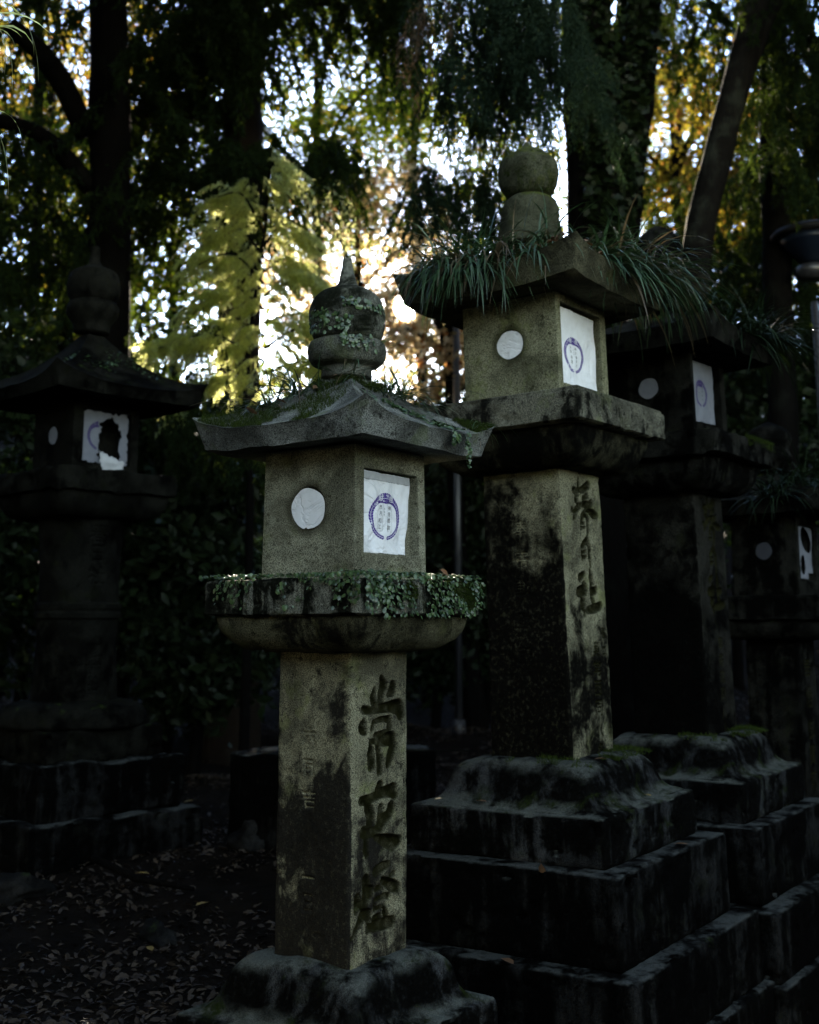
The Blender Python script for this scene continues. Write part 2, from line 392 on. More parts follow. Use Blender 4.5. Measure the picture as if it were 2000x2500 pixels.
MAT['step'] = stone('stone_step', (.012, .0125, .0125), (.0008, .0008, .0007), 11, toplit=(.040, .044, .042), moss=.5, stain=(.30, .50), drip=.55, topmoss=.1)
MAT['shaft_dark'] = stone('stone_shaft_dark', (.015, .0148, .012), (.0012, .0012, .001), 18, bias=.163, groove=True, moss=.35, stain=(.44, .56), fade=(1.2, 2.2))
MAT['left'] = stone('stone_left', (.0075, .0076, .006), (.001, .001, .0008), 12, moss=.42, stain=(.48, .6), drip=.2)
MAT['jewel'] = stone('stone_jewel', (.042, .044, .028), (.010, .011, .006), 13, moss=.78, stain=(.55, .66), mosscol=(.05, .06, .014), drip=.3)
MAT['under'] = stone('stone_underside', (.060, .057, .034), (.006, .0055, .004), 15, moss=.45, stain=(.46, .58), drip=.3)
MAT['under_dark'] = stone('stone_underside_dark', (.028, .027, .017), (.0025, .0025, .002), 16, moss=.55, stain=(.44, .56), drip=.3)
MAT['roof_right'] = stone('stone_roof_tall', (.060, .058, .036), (.010, .0095, .007), 17, moss=.55, stain=(.5, .62))
MAT['rock'] = stone('stone_rock', (.015, .015, .014), (.004, .004, .004), 14, moss=.4)

m = M('paper'); c = m.mix(m.ramp(m.noise(40, 4, .6), .4, .7, 0, .25), (.78, .79, .81), (.56, .56, .55))
cr = m.noise(8, 5, .62, 1.2); rg = m.math('ABSOLUTE', m.math('SUBTRACT', cr, .5)); bp = m.bump(m.math('ADD', m.ramp(rg, 0, .06), m.math('MULTIPLY', m.noise(60, 3, .6), .3)), .55, .004)
p = m.n('ShaderNodeBsdfPrincipled'); m.l(c, p.inputs[0]); p.inputs['Roughness'].default_value = .75; m.l(bp, p.inputs['Normal'])
m.l(p.outputs[0], m.o.inputs[0]); MAT['paper'] = m.m
m = M('paper_old'); MAT['oldpaper'] = m.done(m.mix(m.noise(30, 5, .7), (.10, .105, .125), (.18, .19, .215)), .8, m.bump(m.noise(50, 3), .3, .002))  # window paper dulled in colour to stand for shade
m = M('paper_band'); MAT['band'] = m.done(m.mix(m.noise(70, 4), (.30, .31, .31), (.46, .47, .48)), .85, m.bump(m.noise(50, 3), .3, .002))
m = M('purple_ink'); MAT['purple'] = m.done(m.mix(m.noise(120, 3), (.045, .022, .17), (.07, .035, .25)), .7)
m = M('faded_purple_ink'); MAT['purple2'] = m.done(m.mix(m.noise(120, 3), (.02, .012, .07), (.035, .02, .11)), .8)  # wreath purple darkened to match the shade painted into its paper
MAT['ink2'] = M('dim_paper').done((.03, .032, .04), .8)  # round paper with deep shade put into its colour
MAT['ink'] = M('black_ink').done((.012, .012, .016), .6)
m = M('wood_frame'); MAT['wood'] = m.done(m.mix(m.noise(30, 4, stretch=(1, 1, .1)), (.05, .03, .015), (.10, .065, .03)), .8)
m = M('cavity'); MAT['cavity'] = m.done((.01, .009, .008), .95)

def barkmat(name, c1, c2, lich=.4):
    m = M(name); n1 = m.noise(9, 6, .7, .3, stretch=(1, 1, .12)); n2 = m.noise(4, 5, .6)
    c = m.mix(n1, c1, c2); c = m.mix(m.ramp(n2, .52, .66, 0, lich), c, (.05, .06, .045))
    return m.done(c, .95, m.bump(m.math('ADD', n1, m.math('MULTIPLY', m.noise(60, 3), .2)), 1.0, .03), .02)
MAT['bark'] = barkmat('bark_dark', (.0012, .0011, .001), (.004, .0037, .0034), .04)
MAT['barkpale'] = barkmat('bark_pale', (.002, .0018, .0016), (.007, .0066, .006), .15)
MAT['barkcedar'] = barkmat('bark_cedar', (.005, .004, .003), (.024, .018, .014), .1)
MAT['cedar'] = leafmat('cedar_needles', (.005, .010, .004), (.010, .018, .005), (.03, .045, .006), .4, .8, .04)
MAT['cedarlit'] = leafmat('young_cedar_needles', (.08, .105, .028), (.12, .15, .035), (.94, .97, .40), .78, .4, .4)  # sunlit copy of the cedar needles, brightness put into the colour
MAT['cedarblue'] = leafmat('blue_green_needles', (.006, .013, .009), (.012, .022, .013), (.016, .030, .010), .35, .8, .05)
MAT['cedardry'] = leafmat('dry_needles', (.03, .02, .012), (.05, .03, .016), (.08, .045, .015), .5)
MAT['leafgreen'] = leafmat('broad_leaves', (.010, .018, .005), (.02, .03, .006), (.09, .125, .008), .55, .7, .08, c3=(.09, .07, .008))
MAT['leafdark'] = leafmat('evergreen_leaves', (.006, .012, .005), (.012, .021, .007), (.015, .03, .005), .3, .45, .15)
MAT['leafgold'] = leafmat('autumn_leaves', (.05, .045, .008), (.03, .034, .006), (.29, .22, .02), .6, .7, .08, c3=(.10, .045, .008))
MAT['leafcream'] = leafmat('russet_leaves', (.08, .06, .03), (.06, .055, .02), (.85, .66, .36), .65, .7, .08, c3=(.14, .06, .02))  # glow round the sun painted into these leaf colours
MAT['blade'] = leafmat('strap_fern_blades', (.016, .042, .018), (.045, .085, .036), (.03, .06, .015), .2, .36, .5, c3=(.07, .05, .025))
MAT['bladedark'] = leafmat('shaded_fern_blades', (.004, .010, .004), (.010, .019, .007), (.01, .02, .004), .15, .5, .12)  # fern blade colour darkened to stand for shade
MAT['button'] = leafmat('button_fern_leaves', (.006, .020, .004), (.060, .105, .034), (.02, .05, .008), .12, .3, .6)
MAT['moss'] = leafmat('moss_fuzz', (.010, .018, .003), (.036, .054, .008), (.03, .045, .004), .2, .9, .1)
MAT['litter'] = leafmat('dead_leaves', (.011, .007, .0045), (.046, .034, .023), (.008, .005, .003), .1, .6, .2, c3=(.012, .008, .005))
MAT['deadleaf'] = leafmat('fallen_leaf_brown', (.11, .05, .025), (.15, .09, .05), (.1, .04, .01), .3, .5, .4)
MAT['yellowleaf'] = leafmat('fallen_leaf_yellow', (.17, .12, .025), (.2, .14, .045), (.1, .06, .01), .2, .5, .4)
m = M('black_metal'); MAT['metal'] = m.done(m.mix(m.noise(30), (.012, .013, .015), (.03, .03, .034)), .35, spec=.6)
m = M('lamp_shade'); MAT['shade'] = m.done(m.mix(m.noise(12), (.006, .006, .0065), (.012, .012, .013)), .6, spec=.1)
m = M('lamp_glass'); MAT['lglass'] = m.done(m.mix(m.noise(8), (.004, .007, .014), (.008, .012, .022)), .3, spec=.2)
m = M('forest_soil'); n1 = m.noise(6, 6, .7)
MAT['soil'] = m.done(m.mix(m.ramp(n1, .35, .65), (.003, .0025, .002), (.008, .006, .0045)), .95, m.bump(m.noise(40, 5, .7), 1, .02), .03)
m = M('gravel_path'); MAT['path'] = m.done(m.mix(m.noise(90, 4, .7), (.02, .019, .018), (.05, .048, .045)), .95, m.bump(m.noise(90, 4, .7), 1, .01), .03)

# ------------------------------------------------------------------ terrain
ROW = R_(35.5); DR = np.array([math.sin(ROW), math.cos(ROW)]); DP = np.array([math.cos(ROW), -math.sin(ROW)])
def terrain(x, y):
    x = np.asarray(x, float); y = np.asarray(y, float)
    q = (x-.49)*DP[0]+(y-4.4)*DP[1]
    t = np.clip((q+.1)/.7, 0, 1); t = t*t*(3-2*t)
    z = .36*(1-t)
    d = np.hypot(x*.8, y)
    h = np.clip((y-11.5+.25*x*(x > 0))/12, 0, 1); z = z+h*h*(3-2*h)*4.6
    h2 = np.clip((y-20)/30, 0, 1); z = z+h2*3
    side = np.clip((-x-5)/8, 0, 1)*np.clip((y-2)/6, 0, 1); z = z+side*side*2.5
    p = np.column_stack([x.ravel(), y.ravel(), np.zeros(x.size)])
    n = vnoise(p, .7, 3, 3).reshape(x.shape)*.09*(1-t*.8)+vnoise(p, 3.1, 8, 2).reshape(x.shape)*.018
    return z+n*np.clip(d/6, .3, 4)
def tz(x, y): return float(terrain(np.array([x]), np.array([y]))[0])
ax1 = np.sign(np.linspace(-1, 1, 190))*np.abs(np.linspace(-1, 1, 190))**2.6*420
X, Y = np.meshgrid(ax1, ax1+5)
V = np.column_stack([X.ravel(), Y.ravel(), terrain(X, Y).ravel()])
i = np.arange(190*190).reshape(190, 190)
F = np.stack([i[:-1, :-1], i[:-1, 1:], i[1:, 1:], i[1:, :-1]], -1).reshape(-1, 4)
tag(mk('ground', V, F, MAT['soil']), kind='structure')
# the path the lanterns stand along: a sheet following the ground on the camera's side
U, Vv = np.meshgrid(np.linspace(.75, 4.6, 24), np.linspace(-16, 40, 120))
px_ = .49+U*DP[0]+Vv*DR[0]; py_ = 4.4+U*DP[1]+Vv*DR[1]
V = np.column_stack([px_.ravel(), py_.ravel(), terrain(px_, py_).ravel()+.03])
i = np.arange(120*24).reshape(120, 24); F = np.stack([i[:-1, :-1], i[:-1, 1:], i[1:, 1:], i[1:, :-1]], -1).reshape(-1, 4)
tag(mk('path', V, F, MAT['path']), kind='structure')

# ------------------------------------------------------------------ lantern parts
PHI = math.pi/2-ROW
def roof_surface(x, y, S):
    h = S['w']/2; ax_, ay_ = np.abs(x), np.abs(y)
    s = np.clip(np.maximum(ax_, ay_)/h, 0, 1); c = np.minimum(ax_, ay_)/(np.maximum(ax_, ay_)+1e-9)
    z = S['zmid']+(S['ztop']-S['zmid'])*((1-S['a'])*(1-s)**S['p']+S['a']*(1-s))
    return z+S['up']*(c**3.2)*s**2
def make_roof(S, mat, parent, seed):
    n = 30; m_ = 22; h = S['w']/2
    rings = []
    for k in range(m_+1):
        s = .1+(.9)*k/m_
        a = ring_sq(S['w']*s, .012*s, n, 2); rings.append(np.column_stack([a, roof_surface(a[:, 0], a[:, 1], S)]))
    last = rings[-1].copy()
    last[:, 2] -= vnoise(last, 40, seed, 1)*.0
    for (inn, f) in ((.004, .08), (.012, .35), (.022, .7), (.03, 1.0)):
        a = last.copy(); a[:, :2] *= (h-inn*S.get('batter', 1))/h
        a[:, 2] = last[:, 2]*(1-f)+(S['zbot']+S.get('upb', .012)*(np.minimum(abs(a[:, 0]), abs(a[:, 1]))/h)**3)*f; rings.append(a)
    b = rings[-1]
    for s, dz in ((.93, .004), (.8, .008), (.5, .012), (.1, .012)):
        a = b.copy(); a[:, :2] *= s; a[:, 2] = b[:, 2]*.0+S['zbot']+dz; rings.append(a)
    V = np.concatenate(rings); N = len(last); M_ = len(rings)
    nr = vnoise(V, 11, seed, 3)*.0035; V[:, 2] += nr
    out = V.copy(); out[:, 2] = 0; out /= (np.linalg.norm(out, axis=1)[:, None]+1e-6)
    chip = np.clip(vnoise(V, 30, seed+3, 2)-.5, 0, 1)*.02+vnoise(V, 22, seed+4, 2)*.0015
    V -= out*chip[:, None]
    idx = np.arange(M_*N).reshape(M_, N); b = np.roll(idx, -1, 1)
    F = [tuple(q) for q in np.stack([idx[:-1], idx[1:], b[1:], b[:-1]], -1).reshape(-1, 4).tolist()]
    F.append(tuple(range(N))); F.append(tuple(range((M_-1)*N, M_*N))[::-1])
    o = mk('roof', V, F, mat, parent); return sharp(o, 40)

def make_firebox(w, z0, z1, op, mat, parent, depth=.035, flare=.0, bev=.004, hole=None):
    """square light chamber, window opening op=(u0,u1,za,zb) sunk into the face at y=-w/2"""
    h = w/2; d = depth
    u0, u1, za, zb = op; x0, x1 = -h+u0, -h+u1
    V = [(-h, -h, z0), (h, -h, z0), (h, h, z0), (-h, h, z0), (-h, -h, z1), (h, -h, z1), (h, h, z1), (-h, h, z1),
         (x0, -h, za), (x1, -h, za), (x1, -h, zb), (x0, -h, zb), (x0, -h+d, za), (x1, -h+d, za), (x1, -h+d, zb), (x0, -h+d, zb)]
    V = [(x*(1+flare*(z1-z)), y*(1+flare*(z1-z)) if y != -h+d else y, z) for x, y, z in V]
    F = [(3, 2, 1, 0), (4, 5, 6, 7), (2, 3, 7, 6), (1, 2, 6, 5), (3, 0, 4, 7),
         (0, 1, 9, 8), (1, 5, 10, 9), (5, 4, 11, 10), (4, 0, 8, 11),
         (8, 9, 13, 12), (9, 10, 14, 13), (10, 11, 15, 14), (11, 8, 12, 15), (12, 13, 14, 15)]
    if hole:   # round window cut into the face at x=-w/2: (distance along the face, z, radius)
        hu, hz, hr = hole; n0 = len(V); K = 40; xs = -h*(1+flare*(z1-hz))
        for dx_ in (0, .012):
            for k in range(K):
                a = math.pi*.25+2*math.pi*k/K; V.append((xs+dx_, -h+hu+hr*math.sin(a), hz+hr*math.cos(a)))
        F.remove((3, 0, 4, 7)); q = K//4
        for i, (c0, c1) in enumerate(((4, 7), (0, 4), (3, 0), (7, 3))):   # arcs facing up, front, down, back
            pass
        # corner positions by angle: 45 deg = (+y,+z) -> vertex 7, 135 = (+y,-z) -> 3, 225 -> 0, 315 -> 4
        cs = [7, 3, 0, 4]
        for i in range(4):
            arc = [n0+(i*q+j) % K for j in range(q+1)]
            F.append(tuple([cs[i]]+arc+[cs[(i+1) % 4]])[::-1])
        for k in range(K): F.append((n0+k, n0+(k+1) % K, n0+K+(k+1) % K, n0+K+k))
        F.append(tuple(n0+K+k for k in range(K)))
    o = mk('firebox', V, F, mat, parent, smooth=False)
    b = o.modifiers.new('bevel', 'BEVEL'); b.width = bev; b.segments = 2; b.limit_method = 'ANGLE'; b.angle_limit = R_(40)
    return o

def wrinkle(u, z, seed, amp=1.0):
    p = np.column_stack([u.ravel(), z.ravel(), np.zeros(u.size)])
    a = vnoise(p, 14, seed, 2)*.0022+vnoise(p*np.array([1, .5, 1]), 30, seed+1, 2)*.0012
    # sharp creases: ridged noise
    a += -np.abs(vnoise(p+.3*vnoise(p, 5, seed+5)[:, None], 9, seed+2, 2))*.0035
    return (a*amp).reshape(u.shape)
class Sheet:
    """paper glued over a window: quad corners (u,z) TL TR BR BL on the face y=-w/2"""
    def __init__(s, w, quad, sunk, seed, amp=1.0): s.h = w/2; s.q = [np.array(c) for c in quad]; s.sunk = sunk; s.seed = seed; s.amp = amp
    def uz(s, a, b): return (s.q[0]*(1-a)+s.q[1]*a)*(1-b)+(s.q[3]*(1-a)+s.q[2]*a)*b
    def pt(s, u, z, lift=0):
        u = np.atleast_1d(np.asarray(u, float)); z = np.atleast_1d(np.asarray(z, float))
        return np.column_stack([-s.h+u, -s.h+s.sunk-wrinkle(u, z, s.seed, s.amp)-lift, z])
    def build(s, name, mat, parent, nu=60, nz=70, a0=0, a1=1, b0=0, b1=1, lift=0, hole=None, rag=.0015):
        aa, bb = np.meshgrid(np.linspace(a0, a1, nu), np.linspace(b0, b1, nz))
        uv = np.array([s.uz(a, b) for a, b in zip(aa.ravel(), bb.ravel())])
        edge = ((aa == a0) | (aa == a1) | (bb == b0) | (bb == b1)).ravel()
        uv += edge[:, None]*vnoise(np.column_stack([uv, uv[:, :1]]), 90, s.seed+8, 2)[:, None]*rag
        V = s.pt(uv[:, 0], uv[:, 1], lift); i = np.arange(nu*nz).reshape(nz, nu)
        F = np.stack([i[:-1, :-1], i[1:, :-1], i[1:, 1:], i[:-1, 1:]], -1).reshape(-1, 4)
        if hole is not None:
            c = uv[F].mean(1); F = F[~hole(c[:, 0], c[:, 1])]
        o = mk(name, V, F, mat, parent); so_ = o.modifiers.new('thick', 'SOLIDIFY'); so_.thickness = .0005; so_.offset = 1; return o
    def glyphs(s, name, items, mat, parent, lift=.0009):
        v_, f_, n = [], [], 0
        for ch, u, z, size in items:
            v, t = glyph_tris(ch); v = v*size+np.array([u, z]); v_.append(s.pt(v[:, 0], v[:, 1], lift)); f_ += [tuple(i+n for i in q) for q in t]; n += len(v)
        return mk(name, np.concatenate(v_), f_, mat, parent, smooth=False)
    def wreath(s, c, ru, rz, parent, keep=None):
        vs, fs, n = [], [], 0; K = 46
        for k in range(K):
            for side in (0, 1):
                t0 = 2*math.pi*(k+.04)/K; t1 = 2*math.pi*(k+.97)/K
                mid_w = .0072+.0085*max(0, math.sin((t0+t1)/2))**3*1.0-.0022*max(0, -math.sin(t0))
                if abs((t0+t1)/2-1.5*math.pi) < .05: continue
                rm = 1-mid_w/ru  # centre line radius factor
                sh = .06 if math.cos(t0) > 0 else -.06
                if side: r0, r1 = rm+.0006/ru, rm+mid_w/ru
                else: r0, r1 = rm-.0006/ru, rm-mid_w/ru
                q = []
                for (r, t) in ((r0, t0), (r0, t1), (r1, t1+sh), (r1*(1.012 if side else .985), (t0+t1)/2+sh), (r1, t0+sh)):
                    q.append((c[0]+ru*r*math.cos(t), c[1]+rz*r*math.sin(t)))
                if keep and not all(keep(a, b) for a, b in q): continue
                q = np.array(q); vs.append(s.pt(q[:, 0], q[:, 1], .0007)); f = tuple(range(n, n+5)); fs.append(f[::-1] if side else f); n += 5
        return mk('wreath_print', np.concatenate(vs), fs, MAT['purple'], parent, smooth=False)
def moon(w, u, z, r, parent, seed, inset=.0):
    n = 48; V = [(0, 0, 0)]
    for k in range(n):
        a = 2*math.pi*k/n; rr = r*(1+.035*math.sin(a*2+seed)+.02*math.sin(5*a+seed)+(rng.random()-.5)*.015)
        if seed == 1 and abs(a-1.55*math.pi) < .09: rr *= .93
        V.append((0, rr*math.cos(a), rr*math.sin(a)))
    V = np.array(V)+np.array([-w/2-.0022+inset, -w/2+u, z]); V[:, 0] += vnoise(V, 20, seed)*.0008
    F = [(0, 1+(k+1) % n, 1+k) for k in range(n)]
    o = mk('round_paper', V, F, MAT['paper'], parent, smooth=False); s_ = o.modifiers.new('thick', 'SOLIDIFY'); s_.thickness = .0006; return o

def slab(name, w, z1, z0, mat, parent, seed, r=.009, amp=.0028):
    prof = densify([(w-.02, z0, r*.5), (w, z0+.012, r), (w*1.0, (z0+z1)/2, r), (w-.002, z1-.012, r), (w-.012, z1-.003, r), (w-.03, z1, r)], .014)
    V, F = loft(prof, 40, 3, seed, amp, 7, chip=.05); return sharp(mk(name, V, F, mat, parent), 50)
def dome(w, z0, z1, mat, parent, seed, top=.4):
    h = z1-z0
    prof = [(w*.985, z0, .01), (w*.96, z0+h*.05, .012), (w*.88, z0+h*.12, .02), (w*.81, z0+h*.28, .03), (w*.775, z0+h*.5, .04), (w*.74, z0+h*.72, .05), (w*.67, z0+h*.9, .06), (w*.56, z0+h*.985, .07), (w*.35, z0+h, .05)]
    V, F = loft(densify(spline(prof, 3), .014), 40, 6, seed, .008, 9)
    # lotus-petal undulation along the sides
    a = np.arctan2(V[:, 1], V[:, 0]); f = np.clip((V[:, 2]-z0)/h, 0, 1)*np.clip((z1-V[:, 2])/h*3, 0, 1)
    V[:, :2] *= (1+.022*np.sin(a*8+1)*f)[:, None]
    return mk('base', V, F, mat, parent)
def bowl(wt, wb, zt, zb, mat, parent, seed):
    h = zt-zb; prof = [(wb, zb, .02), (wb+.01, zb+.006, .03)]
    for t in (.15, .3, .5, .7, .85, 1.0): prof.append((wb+(wt-wb)*math.sin(t*math.pi/2)**.8, zb+h*(t**1.6)*.97, .03+.02*(1-t)))
    V, F = loft(densify(prof, .012), 26, 4, seed, .004, 14); return mk('platform_underside', V, F, mat, parent)
def plat(w, z0, z1, mat, parent, seed, lip=.0, r=.01, amp=.003):
    prof = [(w-.02, z0, .01), (w, z0+.006, r), (w, z1-.012, r)]
    if lip: prof = [(w-.02, z0, .01), (w, z0+.006, r), (w, z1-lip-.006, r), (w-.004, z1-lip, r), (w-.014, z1-lip+.002, r), (w-.016, z1-.004, r), (w-.03, z1, r)]
    else: prof += [(w-.01, z1-.002, r), (w-.03, z1, r)]
    V, F = loft(densify(prof, .012), 44, 3, seed, amp, 12, chip=.03); return sharp(mk('platform', V, F, mat, parent), 45)
def shaft(w, z0, z1, mat, parent, seed, fR=None, fL=None, taper=0.0, r=.012, step=.0022):
    per = [int(w/step) if fR is not None else 12, 12, 12, int(w/(step*1.5)) if fL is not None else 12]
    zs = np.arange(z0, z1, step if fR is not None else .02); zs = np.append(zs, z1)
    prof = [(w*(1+taper*(z1-z)), z, r) for z in zs]
    def carve(V):
        u = V[:, 0]+w/2; a = (np.abs(V[:, 0]) < w/2-.008) & (V[:, 1] < -w/2+.012)
        if fR is not None: V[:, 1] += np.where(a, fR.at(u, V[:, 2]), 0)
        if fL is not None:
            b = (np.abs(V[:, 1]) < w/2-.008) & (V[:, 0] < -w/2+.012); V[:, 0] += np.where(b, fL.at(V[:, 1]+w/2, V[:, 2]), 0)
        # thin incised border line beside each edge of the inscribed face
        if fR is not None:
            g = np.exp(-((np.abs(V[:, 0])-(w/2-.022))/.0018)**2)*.0022; V[:, 1] += np.where(a, g, 0)
        return V
    V, F = loft(prof, per, 3, seed, .0018, 10, carve=carve, chip=.006)
    o = mk('shaft', V, F, mat, parent)
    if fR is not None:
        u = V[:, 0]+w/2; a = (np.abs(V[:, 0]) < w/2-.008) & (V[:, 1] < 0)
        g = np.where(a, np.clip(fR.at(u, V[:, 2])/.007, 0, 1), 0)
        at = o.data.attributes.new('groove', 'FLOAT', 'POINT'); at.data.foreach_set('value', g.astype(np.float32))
    return o

# ------------------------------------------------------------------ plants: builders
def blades(roots, dirs, L, wd, droop, seed, seg=6):
    """strap leaves: arrays of root points and start directions -> verts, quads"""
    r = np.random.default_rng(seed); n = len(roots); roots = np.asarray(roots, float); dirs = np.asarray(dirs, float)
    dirs /= np.linalg.norm(dirs, axis=1)[:, None]
    L = L*(.55+.75*r.random(n)); W = wd*(.7+.6*r.random(n)); dr = droop*(.5+r.random(n))
    side = np.cross(dirs, [0, 0, 1.0]); side /= (np.linalg.norm(side, axis=1)[:, None]+1e-6)
    wob = r.normal(0, .25, (n, 3)); P_ = roots.copy(); D = dirs.copy(); rows = []
    for k in range(seg+1):
        t = k/seg; ww = W*(1-t**2.2)*(.55+.45*min(1, t*4))+.0003
        tw = side+np.outer(np.ones(n), [0, 0, 1])*np.sin(t*3+r.random(n)*6)[:, None]*.35
        rows.append(P_-tw*ww[:, None]/2); rows.append(P_+tw*ww[:, None]/2)
        D = D+np.array([0, 0, -1.0])*(dr/seg)[:, None]*(.6+t)+wob/seg*.9; D /= np.linalg.norm(D, axis=1)[:, None]
        P_ = P_+D*(L/seg)[:, None]
    V = np.stack(rows, 1).reshape(-1, 3); m_ = 2*(seg+1)
    base = np.arange(n)[:, None, None]*m_; q = np.array([[2*k, 2*k+1, 2*k+3, 2*k+2] for k in range(seg)])[None]
    return V, (base+q).reshape(-1, 4)
def disks(c, nrm, r, seed, k=7, asp=1.25):
    rg = np.random.default_rng(seed); n = len(c); c = np.asarray(c, float); nrm = np.asarray(nrm, float)+rg.normal(0, .30, (n, 3)); nrm /= np.linalg.norm(nrm, axis=1)[:, None]
    up = np.tile([0, 0, -1.0], (n, 1))+rg.normal(0, .35, (n, 3)); a = np.cross(nrm, up); a /= np.linalg.norm(a, axis=1)[:, None]; b = np.cross(nrm, a)
    R = r*(.35+.95*rg.random(n)**.8); out = [c+nrm*R[:, None]*.35]
    for j in range(k):
        t = 2*math.pi*j/k; out.append(c+a*(R*math.cos(t))[:, None]+b*(R*asp*math.sin(t))[:, None])
    V = np.stack(out, 1).reshape(-1, 3); base = np.arange(n)[:, None, None]*(k+1)
    q = np.array([[0, 1+j, 1+(j+1) % k] for j in range(k)])[None]
    return V, (base+q).reshape(-1, 3)
def leaves(c, size, seed, asp=.55, flat=.0):
    """broad leaves: 4-vertex folded diamonds at points c"""
    r = np.random.default_rng(seed); n = len(c); d = r.normal(0, 1, (n, 3)); d[:, 2] -= .35; d /= np.linalg.norm(d, axis=1)[:, None]
    s = r.normal(0, 1, (n, 3)); s[:, 2] *= (1-flat); s -= d*np.sum(s*d, 1)[:, None]; s /= np.linalg.norm(s, axis=1)[:, None]; nn = np.cross(d, s)
    L = size*(.55+.9*r.random(n)); L = L[:, None]; k = asp*L*.5
    V = np.stack([c-d*L*.5, c+s*k-d*L*.05+nn*L*.08, c+d*L*.5, c-s*k-d*L*.05+nn*L*.08], 1).reshape(-1, 3)
    i = np.arange(n)[:, None]*4
    return V, np.concatenate([i+np.array([[0, 1, 2]]), i+np.array([[0, 2, 3]])], 0)
def sprays(roots, dirs, L, seed, tw=20, leaf=7, droop=.8, lw=.010, ll=.03):
    """cedar/cypress sprays: a drooping axis with side twigs, each set with narrow scale leaves"""
    r = np.random.default_rng(seed); n = len(roots); P_ = np.asarray(roots, float).copy(); D = np.asarray(dirs, float).copy(); D /= np.linalg.norm(D, axis=1)[:, None]
    L = L*(.55+.7*r.random(n)); axis = [P_.copy()]; dd = [D.copy()]
    for k in range(tw):
        D = D+np.array([0, 0, -1.0])*(droop/tw)+r.normal(0, .05, (n, 3)); D /= np.linalg.norm(D, axis=1)[:, None]
        P_ = P_+D*(L/tw)[:, None]; axis.append(P_.copy()); dd.append(D.copy())
    Vs = []
    for k in range(1, tw+1):
        t = k/tw; c = axis[k]; d = dd[k]; s = np.cross(d, [0, 0, 1.0]); s /= (np.linalg.norm(s, axis=1)[:, None]+1e-6)
        sg = 1 if k % 2 else -1
        td = s*sg*.75+d*.75+r.normal(0, .14, (n, 3)); td[:, 2] -= .35; td /= np.linalg.norm(td, axis=1)[:, None]
        tl = L*.30*(1-t*.75)*(.7+.6*r.random(n))
        q = c.copy()
        for j in range(leaf):
            td = td+np.array([0, 0, -1.0])*.10; td /= np.linalg.norm(td, axis=1)[:, None]
            q = q+td*(tl/leaf)[:, None]
            ld = td+r.normal(0, .45, (n, 3)); ld /= np.linalg.norm(ld, axis=1)[:, None]
            w_ = np.cross(ld, r.normal(0, 1, (n, 3))); w_ /= (np.linalg.norm(w_, axis=1)[:, None]+1e-6)
            le = (ll*(.6+.8*r.random(n)))[:, None]
            Vs.append(np.stack([q-w_*lw*.5, q+w_*lw*.5, q+ld*le], 1))
    V = np.stack(Vs, 1).reshape(-1, 3)
    return V, np.arange(len(V)).reshape(-1, 3)
def blob(c, rad, n, seed, shell=.5, clump=26, cr=.22):
    """points of a crown: leaf clumps spread through an ellipsoid, gaps between"""
    r = np.random.default_rng(seed); d = r.normal(0, 1, (clump, 3)); d /= np.linalg.norm(d, axis=1)[:, None]
    cc = d*(shell+(1-shell)*r.random(clump))[:, None]**.7
    k = r.integers(0, clump, n); p = cc[k]+r.normal(0, cr, (n, 3))*np.array([1, 1, .6])
    return np.asarray(c)+p*np.asarray(rad)
def sun_clear(p, keep, seed, far=0.0, rad=.35, rad2=0.0):
    """drops leaves from the corridor along which the sun reaches the open gap by the eave"""
    r = np.random.default_rng(seed); e = np.array(EYE); s = np.array(SUN); q = p-e; t = q@s
    d = np.linalg.norm(q-np.outer(t, s), axis=1)
    off = q-np.outer(t, s)   # offset from the sight line to the sun: the lit young cedar lies left of it and lower
    box = (off[:, 0] > -2.0) & (off[:, 0] < .45) & (off[:, 2] > -.68) & (off[:, 2] < .95) & (rad2 > 0)
    k = (d > rad) & ((~box) | (r.random(len(p)) < keep)); return k

# ------------------------------------------------------------------ the lanterns
ROWG = 'stone lanterns in a row beside the path'
def finial(prof, mat, parent, name='finial', seed=0, center=(0, 0), amp=.003):
    V, F = lathe(spline(prof, 4), 40, seed, amp, 16, center); return mk(name, V, F, mat, parent)

# ---- front lantern
FX, FY = -.19, 3.485
LF = empty('stone_lantern', (FX, FY, 0), 'short pale lantern nearest the camera, button fern round its platform, large characters carved below', 'stone lantern', ROWG, PHI)
RF = dict(w=.651, ztop=2.268, zmid=2.036, up=.052, zbot=1.982, p=1.9, a=.45)
make_roof(RF, MAT['roof_front'], LF, 21)
fo = finial([(.078, 2.215), (.078, 2.243), (.086, 2.251), (.106, 2.260), (.117, 2.280), (.1195, 2.303), (.112, 2.325), (.092, 2.334)], MAT['cup'], LF, 'finial_ring', 22)
fo = finial([(.088, 2.332), (.103, 2.342), (.1135, 2.372), (.1165, 2.408), (.111, 2.437), (.101, 2.462), (.085, 2.480), (.064, 2.492), (.040, 2.501), (.028, 2.516), (.020, 2.548), (.0155, 2.575), (.0148, 2.590), (.0135, 2.5935), (.008, 2.594)], MAT['cup'], LF, 'finial', 23)
make_firebox(.336, 1.60, 1.988, (.042, .303, 1.686, 1.922), MAT['fire_front'], LF, flare=.06, hole=(.168, 1.813, .0625))
sh = Sheet(.336, [(.054, 1.918), (.283, 1.915), (.262, 1.688), (.048, 1.688)], .014, 3, 1.9)
pp = sh.build('window_paper', MAT['paper'], LF)
sh.build('paper_strip', MAT['band'], pp, b0=-.003, b1=.10, nz=10, lift=.001)
sh.wreath((.160, 1.794), .069, .067, pp)
for q_ in (('献', .136, 1.847, .022), ('燈', .185, 1.846, .022)): sh.glyphs('wreath_letter', [q_], MAT['paper'], pp, .0012)
